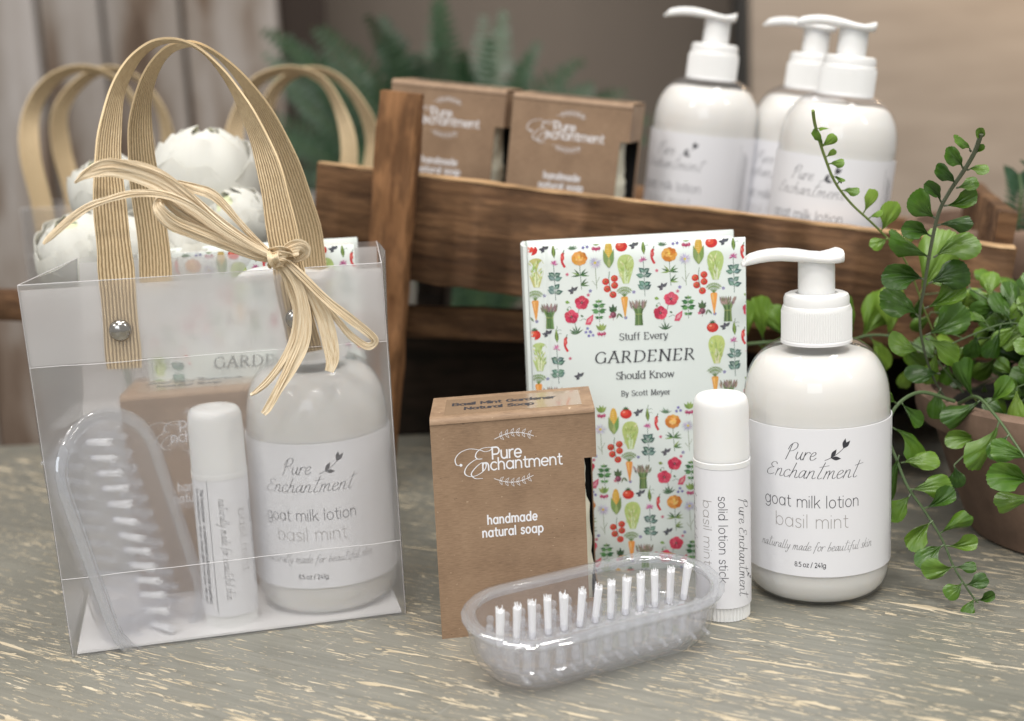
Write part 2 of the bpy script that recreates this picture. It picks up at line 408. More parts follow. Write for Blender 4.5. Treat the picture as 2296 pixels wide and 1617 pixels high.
def mk_leaf(name, c0, c1, c2, sheen=.3):
    m, t, b = new_mat(name)
    oi = t.nodes.new('ShaderNodeObjectInfo')
    n = noi(t, coords(t), 220, 4)
    col = ramp(t, mth(t, 'ADD', mth(t, 'MULTIPLY', n, .5), mth(t, 'MULTIPLY', oi.outputs['Random'], .5)), [(.2, c0), (.5, c1), (.8, c2)])
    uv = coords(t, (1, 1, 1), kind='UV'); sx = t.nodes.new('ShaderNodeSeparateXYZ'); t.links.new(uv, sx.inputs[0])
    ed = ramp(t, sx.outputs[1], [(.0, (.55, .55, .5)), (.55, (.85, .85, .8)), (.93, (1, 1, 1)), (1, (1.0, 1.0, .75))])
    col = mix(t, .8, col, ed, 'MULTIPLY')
    vein = mth(t, 'ABSOLUTE', mth(t, 'SINE', mth(t, 'MULTIPLY', sx.outputs[0], math.pi*13)))
    t.links.new(mix(t, .05, col, ramp(t, vein, [(0, (.3, .3, .3)), (.5, (1, 1, 1))]), 'MULTIPLY'), b.inputs['Base Color'])
    b.inputs['Roughness'].default_value = .33; b.inputs['Subsurface Weight'].default_value = 0
    bump(t, b, mth(t, 'ADD', mth(t, 'MULTIPLY', vein, .12), n), .4, .0006)
    o = t.nodes['Material Output']; tl = t.nodes.new('ShaderNodeBsdfTranslucent'); t.links.new(col, tl.inputs[0])
    mx = t.nodes.new('ShaderNodeMixShader'); mx.inputs[0].default_value = .22
    t.links.new(b.outputs[0], mx.inputs[1]); t.links.new(tl.outputs[0], mx.inputs[2]); t.links.new(mx.outputs[0], o.inputs[0])
    return m
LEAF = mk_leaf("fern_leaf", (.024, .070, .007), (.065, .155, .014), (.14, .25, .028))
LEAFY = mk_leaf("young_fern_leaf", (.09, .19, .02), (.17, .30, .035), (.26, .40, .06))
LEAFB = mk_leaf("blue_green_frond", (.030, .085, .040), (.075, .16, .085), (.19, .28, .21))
STEM = simple("fern_stem", (.075, .12, .045), .5, var=.25, vscale=90)
STEMD = simple("grey_green_stem", (.10, .115, .07), .5, var=.2, vscale=90)
def mk_terra():
    m, t, b = new_mat("terracotta"); v = coords(t)
    n = noi(t, v, 14, 6, .65); n2 = noi(t, coords(t, (40, 40, 160)), 1, 4)
    col = ramp(t, n, [(.3, (.095, .060, .042)), (.5, (.19, .120, .082)), (.7, (.30, .205, .150))])
    sm = ramp(t, mth(t, 'MULTIPLY', n2, n), [(.33, (0, 0, 0)), (.40, (1, 1, 1))])
    t.links.new(mix(t, mth(t, 'MULTIPLY', sm, .45), col, (.42, .33, .27)), b.inputs['Base Color'])
    b.inputs['Roughness'].default_value = .8; bump(t, b, n, .4, .001); return m
TERRA = mk_terra()
SOIL = simple("potting_moss", (.012, .012, .008), .95, var=.5, vscale=60, bmp=1, bscale=200)
PETAL = simple("white_silk_petal", (.60, .59, .535), .8, var=.02, vscale=30, bmp=.12, bscale=500, sss=.15, sssr=.004)
PETALG = simple("greenish_silk_petal", (.56, .60, .38), .7, var=.06, vscale=40, bmp=.12, bscale=500)
CRATE = wood("crate_wood", (.085, .041, .018), (.25, .135, .065), 'X', bm=.8)
CRATEV = wood("post_wood", (.110, .047, .018), (.32, .16, .07), 'Z', bm=.8)
CRATEE = wood("worn_edge_wood", (.46, .28, .14), (.74, .52, .30), 'X')
DARKW = wood("dark_wood_and_shade", (.012, .008, .005), (.045, .028, .018), 'X')  # near-black; under the crate it paints shade into the colour

# ------------------------------------------------------------------ lettering (drawn strokes)
def arc(cx, cy, rx, ry, a0, a1, n=14):
    return [(cx+rx*math.cos(R_(a0+(a1-a0)*i/n)), cy+ry*math.sin(R_(a0+(a1-a0)*i/n))) for i in range(n+1)]
def sm(*p, n=5): return [(q.x, q.y) for q in catmull([Vector((a, b, 0)) for a, b in p], n)]
CIR = arc(.48, .5, .46, .5, 0, 360, 22)
SANS = {
 'a': (1.16, [CIR, [(.95, 1), (.95, 0)]]), 'b': (1.14, [[(.03, 1.5), (.03, 0)], arc(.5, .5, .46, .5, 0, 360, 22)]),
 'c': (.95, [arc(.48, .5, .46, .5, 48, 312)]), 'd': (1.16, [CIR, [(.95, 1.5), (.95, 0)]]),
 'e': (1.08, [[(.03, .5), (.93, .5)]+arc(.48, .5, .46, .5, 8, 315)]),
 'f': (.66, [arc(.50, 1.20, .28, .29, 70, 180, 7)+[(.22, 0)], [(0, .98), (.56, .98)]]),
 'g': (1.16, [CIR, [(.95, 1), (.95, 0)]+arc(.49, -.06, .46, .38, 0, -150, 9)]),
 'h': (1.02, [[(.03, 1.5), (.03, 0)], arc(.42, .58, .39, .42, 180, 0, 9)+[(.81, 0)]]),
 'i': (.28, [[(.04, 1), (.04, 0)], [(.04, 1.36), (.04, 1.42)]]), 'k': (.86, [[(.03, 1.5), (.03, 0)], [(.76, 1), (.05, .36)], [(.32, .60), (.80, 0)]]),
 'l': (.28, [[(.04, 1.5), (.04, 0)]]),
 'm': (1.62, [[(.03, 1), (.03, 0)], arc(.39, .62, .36, .38, 180, 0, 9)+[(.75, 0)], arc(1.1, .62, .35, .38, 180, 0, 9)+[(1.45, 0)]]),
 'n': (1.02, [[(.03, 1), (.03, 0)], arc(.42, .58, .39, .42, 180, 0, 9)+[(.81, 0)]]),
 'o': (1.12, [CIR]), 'p': (1.14, [[(.03, 1), (.03, -.45)], arc(.5, .5, .46, .5, 0, 360, 22)]),
 'r': (.62, [[(.03, 1), (.03, 0)], arc(.45, .56, .42, .44, 180, 75, 7)]),
 's': (.82, [sm((.68, .86), (.52, .97), (.34, 1), (.14, .92), (.08, .74), (.2, .58), (.4, .51), (.6, .42), (.68, .24), (.56, .06), (.34, 0), (.14, .04), (.02, .17))]),
 't': (.66, [[(.24, 1.36), (.24, .27)]+arc(.5, .27, .26, .27, 180, 290, 6), [(0, .98), (.56, .98)]]),
 'u': (1.02, [[(.03, 1), (.03, .42)]+arc(.42, .42, .39, .42, 180, 360, 9)+[(.81, 1)], [(.81, 1), (.81, 0)]]),
 'v': (.88, [[(0, 1), (.4, 0), (.8, 1)]]), 'w': (1.4, [[(0, 1), (.33, 0), (.66, 1), (.99, 0), (1.32, 1)]]),
 'y': (.9, [[(0, 1), (.42, 0)], [(.82, 1), (.42, 0), (.28, -.34), (.1, -.45), (-.04, -.40)]]), 'z': (.8, [[(.03, 1), (.68, 1), (.02, 0), (.7, 0)]]),
 '-': (.5, [[(.05, .5), (.4, .5)]]),
 'P': (1.12, [[(.05, 0), (.05, 1.42), (.5, 1.42)]+arc(.55, 1.0, .42, .42, 90, -90, 10)+[(.05, .58)]]),
 'E': (1.05, [[(.9, 1.42), (.05, 1.42), (.05, 0), (.9, 0)], [(.05, .73), (.8, .73)]]),
 'B': (1.2, [[(.05, 0), (.05, 1.42), (.6, 1.42)]+arc(.6, 1.08, .33, .34, 90, -90, 8)+[(.05, .74)], [(.6, .74)]+arc(.62, .37, .4, .37, 90, -90, 8)+[(.05, 0)]]),
 'M': (1.45, [[(.05, 0), (.05, 1.42), (.66, .5), (1.27, 1.42), (1.27, 0)]]), 'N': (1.35, [[(.05, 0), (.05, 1.42), (1.1, 0), (1.1, 1.42)]]),
 'G': (1.42, [arc(.7, .71, .66, .71, 48, 330, 20)+[(1.27, .70), (.8, .70)]]),
 'S': (1.05, [sm((.88, 1.22), (.7, 1.38), (.46, 1.42), (.18, 1.3), (.1, 1.06), (.26, .84), (.5, .74), (.78, .62), (.92, .36), (.76, .08), (.46, 0), (.18, .06), (.02, .25))]),
 'T': (1.1, [[(0, 1.42), (1.05, 1.42)], [(.52, 1.42), (.52, 0)]]),
 '8': (1.0, [arc(.45, 1.06, .33, .36, 0, 360, 16), arc(.45, .36, .4, .36, 0, 360, 16)]),
 '5': (.95, [[(.75, 1.42), (.2, 1.42), (.12, .82), (.4, .86)]+arc(.38, .43, .42, .43, 80, -130, 10)]),
 '2': (.95, [sm((.08, 1.2), (.22, 1.38), (.46, 1.42), (.72, 1.3), (.76, 1.02), (.6, .72), (.06, 0))+[(.82, 0)]]),
 '4': (1.05, [[(.6, 1.42), (.04, .42), (.95, .42)], [(.7, .75), (.7, 0)]]), '1': (.5, [[(.05, 1.42), (.3, 1.42), (.3, 0)]]),
 '.': (.28, [[(.08, .0), (.08, .06)]]), '/': (.8, [[(0, -.15), (.6, 1.5)]]), ',': (.28, [[(.1, .05), (.02, -.2)]]),
}
SERIF = dict(SANS)
SERIF.update({
 'G': (1.5, [arc(.72, .71, .66, .71, 42, 318, 20), [(1.26, .62), (1.26, .12)]]),
 'A': (1.42, [[(.62, 1.45), (.04, 0)], [(.62, 1.45), (1.26, 0)], [(.26, .52), (1.0, .52)]]),
 'R': (1.38, [[(.2, 1.42), (.2, 0)], [(.2, 1.42), (.55, 1.42)]+arc(.58, 1.07, .35, .35, 90, -90, 9)+[(.2, .72)], [(.55, .72), (1.22, 0)]]),
 'D': (1.52, [[(.2, 1.42), (.2, 0)], [(.2, 1.42), (.6, 1.42)]+arc(.6, .71, .74, .71, 90, -90, 14)+[(.2, 0)]]),
 'E': (1.22, [[(.2, 1.42), (.2, 0)], [(.2, 1.42), (.95, 1.42), (.97, 1.2)], [(.2, .74), (.8, .74)], [(.2, 0), (.98, 0), (1.04, .25)]]),
 'N': (1.6, [[(.2, 0), (.2, 1.42)], [(.2, 1.42), (1.28, 0)], [(1.28, 0), (1.28, 1.42)]]),
 'K': (1.45, [[(.2, 1.42), (.2, 0)], [(1.1, 1.42), (.25, .68)], [(.45, .84), (1.28, 0)]]),
 'M': (1.7, [[(.2, 0), (.25, 1.42)], [(.25, 1.42), (.8, .1)], [(.8, .1), (1.36, 1.42)], [(1.36, 1.42), (1.42, 0)]]),
 'B': (1.22, [[(.18, 1.42), (.18, 0)], [(.18, 1.42), (.6, 1.42)]+arc(.6, 1.08, .31, .34, 90, -90, 8)+[(.18, .74)], [(.6, .74)]+arc(.62, .37, .4, .37, 90, -90, 8)+[(.18, 0)]]),
 'r': (.70, [[(.12, 1), (.12, 0)], arc(.46, .62, .34, .38, 180, 65, 6)]), 'i': (.42, [[(.14, 1), (.14, 0)], [(.14, 1.36), (.14, 1.44)]]),
 'l': (.42, [[(.14, 1.5), (.14, 0)]]), 'd': (1.14, [CIR, [(.9, 1.5), (.9, 0)]]),
})
# handwriting: narrow, slanted
HAND = {
 'P': (1.05, [sm((.30, 1.9), (.22, 1.1), (.08, .1), (.04, -.1)), sm((.02, 1.2), (.16, 1.75), (.52, 2.1), (.86, 1.95), (.9, 1.5), (.62, 1.12), (.26, .98))]),
 'E': (1.0, [sm((.86, 1.45), (.72, 1.66), (.42, 1.62), (.26, 1.34), (.40, 1.08), (.62, 1.0), (.26, .84), (.02, .48), (.10, .10), (.44, 0), (.82, .22))]),
 'u': (.82, [sm((.06, .95), (.02, .4), (.16, .03), (.42, .2), (.56, .9)), sm((.56, .95), (.52, .3), (.66, .0), (.82, .15))]),
 'r': (.62, [sm((.06, .95), (.04, .5), (.02, 0)), sm((.05, .5), (.22, .9), (.42, .98), (.56, .86))]),
 'e': (.70, [sm((.06, .42), (.36, .55), (.52, .8), (.36, 1.0), (.12, .8), (.04, .35), (.2, .02), (.46, .06), (.68, .3))]),
 'n': (.80, [sm((.08, .95), (.05, .4), (.0, 0)), sm((.04, .45), (.22, .88), (.44, .96), (.50, .6), (.48, .15), (.62, .0), (.8, .15))]),
 'm': (1.15, [sm((.08, .95), (.05, .4), (.0, 0)), sm((.04, .45), (.22, .9), (.38, .9), (.40, .0)), sm((.40, .4), (.6, .9), (.78, .9), (.8, .2), (.94, .0), (1.12, .15))]),
 'c': (.66, [sm((.54, .82), (.38, .98), (.12, .78), (.04, .35), (.2, .02), (.46, .08), (.62, .28))]),
 'h': (.82, [sm((.22, 1.85), (.12, .9), (.0, 0)), sm((.05, .45), (.26, .9), (.46, .92), (.50, .5), (.5, .12), (.64, .0), (.8, .15))]),
 'a': (.80, [sm((.52, .82), (.34, .98), (.1, .74), (.03, .3), (.18, .02), (.40, .28), (.54, .9)), sm((.56, .95), (.52, .3), (.62, .0), (.8, .15))]),
 't': (.72, [sm((.40, 2.0), (.28, 1.0), (.18, .2), (.34, -.02), (.58, .12)), sm((.02, 1.42), (.4, 1.52), (.86, 1.62))]),
 'l': (.46, [sm((.28, 1.85), (.14, .9), (.08, .15), (.22, -.02), (.44, .15))]),
 'y': (.74, [sm((.08, .95), (.05, .4), (.2, .05), (.42, .3), (.56, .95)), sm((.58, .95), (.42, .0), (.22, -.7), (.02, -.72), (.0, -.45))]),
 'd': (.80, [sm((.50, .82), (.34, .98), (.1, .74), (.03, .3), (.18, .02), (.40, .25), (.56, .9)), sm((.72, 1.85), (.56, .9), (.52, .15), (.66, 0), (.8, .15))]),
 'f': (.62, [sm((.66, 1.7), (.5, 1.86), (.34, 1.6), (.2, .6), (.06, -.5)), sm((-.02, .82), (.28, .9), (.56, .95))]),
 'o': (.72, [sm((.36, .98), (.1, .78), (.04, .3), (.22, .0), (.5, .2), (.56, .7), (.36, .98), (.6, .85))]),
 'b': (.72, [sm((.28, 1.85), (.14, .9), (.06, .1), (.3, .0), (.54, .3), (.5, .72), (.28, .8), (.12, .5))]),
 'i': (.42, [sm((.1, .95), (.06, .3), (.2, .0), (.38, .15)), [(.2, 1.3), (.22, 1.38)]]),
 's': (.60, [sm((.5, .86), (.3, 1.0), (.12, .82), (.3, .52), (.42, .26), (.22, .0), (.02, .1))]),
 'k': (.74, [sm((.24, 1.85), (.14, .9), (.0, 0)), sm((.56, .95), (.3, .7), (.1, .5)), sm((.18, .55), (.4, .15), (.7, .0))]),
}
def layout(text, font, xh, track=.12, space=.55, slant=0.0, jit=0.0):
    x = 0; out = []
    rr = random.Random(len(text))
    for ch in text:
        if ch == ' ': x += space; continue
        adv, st = font[ch]
        dy = rr.uniform(-jit, jit)
        for s_ in st: out.append([((x+px+slant*py)*xh, (py+dy)*xh) for px, py in s_])
        x += adv+track
    return out, (x-track)*xh
class Pen:
    """collects flat strokes in 2-D and lays them on a surface by a mapping (x, y, lift) -> point"""
    def __init__(s, fmap, sub=True): s.mb = MB(); s.map = fmap; s.k = 0; s.sub = sub
    def stroke(s, pts, w, thin=None, taper=False, m=0):
        P = [Vector((a, b)) for a, b in pts]
        if len(P) < 2: return
        Q = [P[0]]
        for a, b in zip(P, P[1:]):
            k_ = min(40, int((b-a).length/.09)) if s.sub else 0
            for i in range(k_): Q.append(a.lerp(b, (i+1)/(k_+1)))
            Q.append(b)
        P = Q; n = len(P)
        L = []; Rr = []
        for i in range(n):
            d = (P[min(i+1, n-1)]-P[max(i-1, 0)])
            if d.length < 1e-9: d = Vector((1, 0))
            d.normalize(); nn = Vector((-d.y, d.x)); ww = w
            if thin is not None: ww = thin+(w-thin)*abs(d.y)**1.3*(1.0 if d.x*d.y <= 0.15 else .72)
            if taper: ww *= .45+.55*math.sin(math.pi*(i+.6)/(n+.2))
            if i in (0, n-1): 
                e = d*(-ww*.32 if i == 0 else ww*.32); 
            else: e = Vector((0, 0))
            if 0 < i < n-1:
                a = (P[i]-P[i-1]); b = (P[i+1]-P[i])
                if a.length > 1e-9 and b.length > 1e-9:
                    c = max(.45, math.cos(a.angle(b)/2)); ww /= c
            L.append(P[i]+nn*ww/2+e); Rr.append(P[i]-nn*ww/2+e)
        s.k += 1; lift = .0022+.0006*(s.k % 7)
        vs = []
        for i in range(n):
            vs += [s.map(L[i].x, L[i].y, lift+.00003*i), s.map(Rr[i].x, Rr[i].y, lift+.00003*i)]
        s.mb.add(vs, [(2*i+1, 2*i+3, 2*i+2, 2*i) for i in range(n-1)], m)
    def fill(s, pts, m=0, col=None, layer=0):
        s.k += 1; lift = .0024+.0006*(s.k % 7)+layer*.0045
        c = sum(p[0] for p in pts)/len(pts), sum(p[1] for p in pts)/len(pts)
        vs = [s.map(c[0], c[1], lift)]+[s.map(a, b, lift) for a, b in pts]; n = len(pts)
        s.mb.add(vs, [(0, 1+i, 1+(i+1) % n) for i in range(n)], m, cols=[col]*n if col else None)
    def text(s, txt, font, x, y, xh, w, width=None, align='C', slant=0.0, track=.12, space=.55, thin=None, taper=False, slope=0.0, serif=0.0, jit=0.0, m=0):
        st, W = layout(txt, font, xh, track, space, slant, jit)
        k = (width/W) if width else 1
        ox = x-(W*k/2 if align == 'C' else (W*k if align == 'R' else 0))
        for p in st:
            q = [(ox+a*k, y+b+slope*(a*k-W*k/2)) for a, b in p]
            s.stroke(q, w, thin, taper, m)
            if serif and len(p) == 2:
                (x0, y0), (x1, y1) = q
                for (sx, sy), yy in (((x0, y0), p[0][1]), ((x1, y1), p[1][1])):
                    if abs(y1-y0) > .8*xh and (abs(yy) < .05*xh or yy > .95*xh):
                        e = xh*serif; left = yy > .95*xh and abs(x1-x0) < .3*xh and font[txt.strip()[0]] is not None and xh < 1 and txt[0].islower()
                        s.stroke([(sx-e, sy), (sx+e, sy)], (thin or w*.4))
        return W*k
    def build(s, name, mats, parent): return s.mb.build(name, mats, parent, smooth=False)

def on_cyl(Rr, a0):
    """wraps x along the circumference of a cylinder; a0 = angle (deg) where x = 0, -90 faces -y"""
    return lambda x, y, l: Vector(((Rr+l)*math.cos(R_(a0)+x/Rr), (Rr+l)*math.sin(R_(a0)+x/Rr), y))
def sprig(pen, x, y, L, ang, n, leaf, w, filled=True, bend=.25, m=0, flip=1):
    """a stem with leaves in pairs"""
    pts = []
    for i in range(9):
        t = i/8; a = ang+bend*(t-.5)*2*flip
        if not pts: pts.append((x, y)); continue
        pts.append((pts[-1][0]+L/8*math.cos(a), pts[-1][1]+L/8*math.sin(a)))
    pen.stroke(pts, w, m=m)
    for i in range(n):
        t = .25+.75*i/max(1, n-1); k = min(7, int(t*8)); px, py = pts[k]
        a = ang+bend*(t-.5)*2*flip
        for sd in (1, -1):
            b = a+sd*.55
            if i == n-1 and sd == -1: b = a
            tip = (px+leaf*math.cos(b), py+leaf*math.sin(b)); mid = ((px+tip[0])/2, (py+tip[1])/2)
            nx, ny = -math.sin(b)*leaf*.19, math.cos(b)*leaf*.19
            lf = sm((px, py), (mid[0]+nx, mid[1]+ny), tip, n=4)[:-1]+sm(tip, (mid[0]-nx, mid[1]-ny), (px, py), n=4)[:-1]
            if filled: pen.fill(lf, m)
            else: pen.stroke(lf+[lf[0]], w*.8, m=m)

# ------------------------------------------------------------------ printed vegetables and flowers
def ell(cx, cy, rx, ry, rot=0, n=12, wob=0, rr=None):
    o = []
    for i in range(n):
        a = 2*math.pi*i/n; k = 1+(rr.uniform(-wob, wob) if wob else 0)
        x, y = rx*math.cos(a)*k, ry*math.sin(a)*k; o.append((cx+x*math.cos(rot)-y*math.sin(rot), cy+x*math.sin(rot)+y*math.cos(rot)))
    return o
def lf(x, y, L, W, a, n=4):
    tip = (x+L*math.cos(a), y+L*math.sin(a)); mx, my = x+L*.42*math.cos(a), y+L*.42*math.sin(a); nx, ny = -math.sin(a)*W/2, math.cos(a)*W/2
    return sm((x, y), (mx+nx, my+ny), tip, n=n)[:-1]+sm(tip, (mx-nx, my-ny), (x, y), n=n)[:-1]
def ln(pts, w):
    P = [Vector(p) for p in pts]; L = []; Rr = []
    for i in range(len(P)):
        d = (P[min(i+1, len(P)-1)]-P[max(i-1, 0)]).normalized(); nn = Vector((-d.y, d.x))*w/2
        L.append(tuple(P[i]+nn)); Rr.append(tuple(P[i]-nn))
    return [[L[i], L[i+1], Rr[i+1], Rr[i]] for i in range(len(P)-1)]
G1, G2, G3 = (.05, .13, .05), (.10, .21, .07), (.24, .36, .10)
TEAL1, TEAL2 = (.05, .12, .10), (.13, .24, .20)
def motif(kind, rr):
    """list of (polygon, colour, layer); y up, units cm, centred as in the tile table"""
    o = []
    def A(p, c, l=0): o.append((p, tuple(min(1, max(0, x*rr.uniform(.9, 1.1))) for x in c), l))
    def LN(pts, w, c, l=0):
        for q in ln(pts, w): A(q, c, l)
    pi = math.pi
    if kind == 'tomato':
        A(ell(0, 0, .26, .22), (.60, .035, .03)); A(ell(-.06, .04, .17, .13), (.74, .085, .05), 1); A(ell(-.09, .08, .06, .04), (.9, .35, .25), 2)
        for a in (20, 60, 95, 130, 165): A(lf(0, .19, .16, .05, R_(a)), G1, 2)
    elif kind == 'dark':
        for a, L in ((25, .28), (150, .26), (85, .22), (200, .2)): A(lf(0, 0, L, .13, R_(a+20)), (.055, .055, .075)); A(lf(0, 0, L*.7, .05, R_(a+20)), (.16, .16, .19), 1)
    elif kind == 'pea':
        A(lf(0, -.32, .62, .17, R_(94)), (.10, .18, .04))
        for i in range(6): A(ell(-.01-.004*i, -.2+i*.08, .036, .036, 0, 7), (.30, .42, .10), 1)
        LN([(0, .25), (.02, .42)], .02, G1); LN([(0, .2), (.12, .26), (.2, .22)], .014, G1); LN([(.05, .05), (.16, .1), (.19, .04)], .014, G1)
    elif kind == 'chili':
        LN(sm((.02, .30), (-.06, .12), (-.05, -.12), (.06, -.34), n=3), .10, (.62, .04, .05)); A(ell(-.03, .12, .07, .15, .2), (.68, .06, .06), 1); A(ell(-.05, .1, .02, .09, .1, 7), (.86, .3, .26), 2)
        LN([(.0, .26), (.05, .42)], .03, G1, 1)
    elif kind == 'thistle':
        for a in range(20, 170, 22): A(lf(0, -.1, rr.uniform(.2, .34), .05, R_(a)), (.13, .22, .13))
    elif kind == 'ranun':
        LN(sm((0, 0), (.02, -.6), (.06, -1.35), n=3), .022, G1)
        for (y, s) in ((-.62, 1), (-.62, -1), (-1.05, 1)):
            for a in (5, 30, -22): A(lf(.02, y-.12, .40, .07, R_(a+18) if s > 0 else R_(180-a-18)), rr.choice([G1, G2, G3]))
        for i in range(9): A(ell(.2*math.cos(i*.7), .17*math.sin(i*.7), .16, .14, i, 9), rr.choice([(.72, .30, .06), (.80, .40, .10), (.60, .20, .03)]), 1)
        for i in range(7): A(ell(.09*math.cos(i*.9), .08*math.sin(i*.9)+.02, .09, .07, i, 8), rr.choice([(.84, .48, .12), (.66, .25, .04), (.86, .55, .2)]), 2)
        A(ell(0, .04, .06, .05), (.90, .60, .14), 3)
    elif kind == 'daisy':
        LN(sm((0, 0), (.02, -.6), (.05, -1.15), n=3), .02, (.20, .26, .12)); LN([(.03, -.9), (.18, -.62)], .016, (.2, .26, .12)); LN([(.03, -1.0), (-.14, -.78)], .016, (.2, .26, .12))
        for i in range(17): A(lf(0, 0, rr.uniform(.25, .33), .045, i*2*pi/17), rr.choice([(.55, .53, .68), (.66, .64, .76), (.46, .44, .60)]), 1)
        A(ell(0, 0, .06, .055), (.74, .60, .08), 2)
    elif kind == 'corn':
        A(ell(0, .10, .17, .52), (.72, .44, .07))
        for i in range(9):
            for j in range(-1, 3): A(ell(-.06+j*.06-.02*(j), .42-i*.09, .022, .028, 0, 6), rr.choice([(.86, .64, .22), (.80, .55, .14)]), 1)
        A(lf(-.02, -.58, .85, .24, R_(104)), (.26, .36, .12), 2); A(lf(.02, -.58, .85, .22, R_(76)), (.20, .32, .10), 2); A(lf(0, -.58, .5, .14, R_(88)), (.36, .46, .18), 3)
    elif kind == 'lettuce':
        A([(-.13, -.62)]+sm((-.13, -.62), (-.28, -.15), (-.36, .25), (-.25, .55), (0, .64), (.25, .56), (.36, .25), (.27, -.15), (.12, -.62), n=3), (.50, .58, .22))
        A([(-.06, -.62), (-.10, -.2), (0, .1), (.12, -.2), (.08, -.62)], (.70, .74, .48), 1)
        for i in range(26):
            x = rr.uniform(-.24, .24); y = rr.uniform(-.35, .5); A(lf(x*.8, y-.08, .2, .06, R_(90-x*190)), rr.choice([(.34, .46, .12), (.60, .68, .32), (.42, .54, .16), (.68, .74, .42)]), 2)
        LN(sm((0, -.5), (.02, -.1), (-.03, .3), n=3), .02, (.24, .34, .08), 3)
    elif kind == 'clover':
        LN(sm((0, 0), (.02, -.6), (.04, -1.6), n=3), .022, TEAL1)
        for i in range(17): A(lf(0, -.04, rr.uniform(.15, .23), .04, R_(rr.uniform(-30, 210))), rr.choice([(.55, .12, .32), (.68, .25, .44), (.42, .07, .22), (.76, .4, .56)]), 1)
        for y, L in ((-.45, .3), (-.62, .36), (-1.0, .3), (-1.18, .36)):
            for s in (1, -1):
                a = R_(28 if s > 0 else 152)+rr.uniform(-.3, .3); A(lf(.02, y-.1, L, .22, a), rr.choice([TEAL1, TEAL2]), 1); A(lf(.02, y-.1, L*.75, .11, a), (.26, .38, .33), 2)
    elif kind == 'cherry':
        LN(sm((.02, .62), (-.02, .3), (.02, -.1), (.1, -.4), n=3), .022, G1, 2)
        for x, y in ((-.16, .18), (.22, .3), (.22, 0), (-.1, -.14), (.14, -.4)):
            A(ell(x, y, .155, .15), (.58, .04, .03)); A(ell(x-.03, y+.03, .10, .09), (.74, .12, .07), 1)
            for a in (40, 130, 220, 320): A(lf(x, y, .07, .025, R_(a)), G1, 2)
    elif kind == 'carrot':
        A([(-.15, .18), (-.13, .24), (0, .27), (.13, .24), (.15, .18), (.10, -.2), (.02, -.66), (-.01, -.66), (-.09, -.2)], (.78, .36, .08)); A([(-.09, .18), (-.02, .2), (0, -.3), (-.05, -.1)], (.88, .52, .20), 1)
        for a in range(45, 140, 13):
            LN([(0, .24), (.42*math.cos(R_(a)), .24+.46*math.sin(R_(a)))], .018, (.16, .26, .08), 1)
            for k in (.25, .36): A(lf(k*math.cos(R_(a)), .24+k*math.sin(R_(a)), .12, .03, R_(a+35)), (.30, .40, .16), 1); A(lf(k*math.cos(R_(a)), .24+k*math.sin(R_(a)), .12, .03, R_(a-35)), (.2, .32, .1), 1)
    elif kind == 'asparagus':
        for i in range(8):
            x = (i-3.5)*.044; LN([(x*1.0, -.62), (x*.8, -.1), (x*1.6, .25)], .05, rr.choice([(.08, .15, .05), (.13, .23, .08), (.22, .32, .12)]), i % 2)
            for q in range(2): A(lf(x*1.7+rr.uniform(-.05, .05), .1+q*.12, .3, .09, R_(90-x*130+rr.uniform(-8, 8))), rr.choice([(.28, .19, .19), (.40, .30, .27), (.24, .22, .15)]), 2)
        LN([(-.17, -.13), (.17, -.13)], .03, (.35, .42, .15), 3)
    elif kind == 'poppies':
        LN(sm((.05, -.1), (-.1, -.5), (-.05, -.95), n=3), .02, G1); LN(sm((.22, .35), (.1, .1), (.05, -.1), n=3), .018, G1)
        LN(sm((.1, -.45), (.28, -.36), (.4, -.42), n=3), .016, G1); LN(sm((-.25, .1), (-.3, .2), (-.42, .12), n=3), .016, G1)
        for x, y in ((.22, .35), (-.25, -.25)):
            for k in range(5): A(ell(x+.14*math.cos(k*1.256+.3), y+.13*math.sin(k*1.256+.3), .19, .17, k, 10, .06, rr), rr.choice([(.60, .05, .10), (.70, .08, .14), (.52, .03, .08)]), 1)
            for k in range(9): A(lf(x, y, .24, .03, k*.7), rr.choice([(.48, .02, .07), (.76, .2, .25)]), 2)
            A(ell(x, y, .055, .055), (.10, .02, .04), 3); A(ell(x, y, .02, .02, 0, 6), (.6, .55, .4), 4)
        A([(.34, -.62), (.42, -.36), (.70, -.18), (.68, -.42), (.56, -.64)], (.66, .09, .16), 1); A([(.42, -.56), (.48, -.40), (.64, -.28), (.58, -.5)], (.80, .34, .38), 2)
        for a in (60, 120, 90, 30, 150): A(lf(-.05, -1.0, .36, .06, R_(a)), G1)
        A(lf(-.42, .12, .13, .08, R_(-70)), G2); A(lf(-.5, .42, .22, .14, R_(-15)), G3); A(lf(.15, -.2, .15, .08, R_(-30)), G1)
    elif kind == 'basil':
        LN([(0, .35), (.01, -.6)], .02, G1)
        for y, L in ((.3, .17), (.12, .3), (-.12, .34), (-.4, .2)):
            for s in (1, -1):
                for d in (0, -.45): A(lf(0, y, L*(1+d*.4), L*.48, R_(12 if s > 0 else 168)+d*s), rr.choice([(.04, .14, .05), (.07, .22, .07), (.14, .32, .11)]), 1)
        A(lf(0, .28, .14, .06, R_(90)), G3, 2)
    elif kind == 'beet':
        A(ell(0, -.18, .14, .14), (.20, .05, .09)); A(ell(-.03, -.14, .07, .07), (.36, .13, .19), 1); LN([(0, -.3), (.0, -.42)], .02, (.28, .1, .14))
        for a, L in ((55, .3), (90, .36), (125, .3), (30, .2), (150, .2)): A(lf(0, -.04, L, .13, R_(a)), rr.choice([(.04, .09, .04), (.08, .14, .06)]), 1)
    elif kind == 'radish':
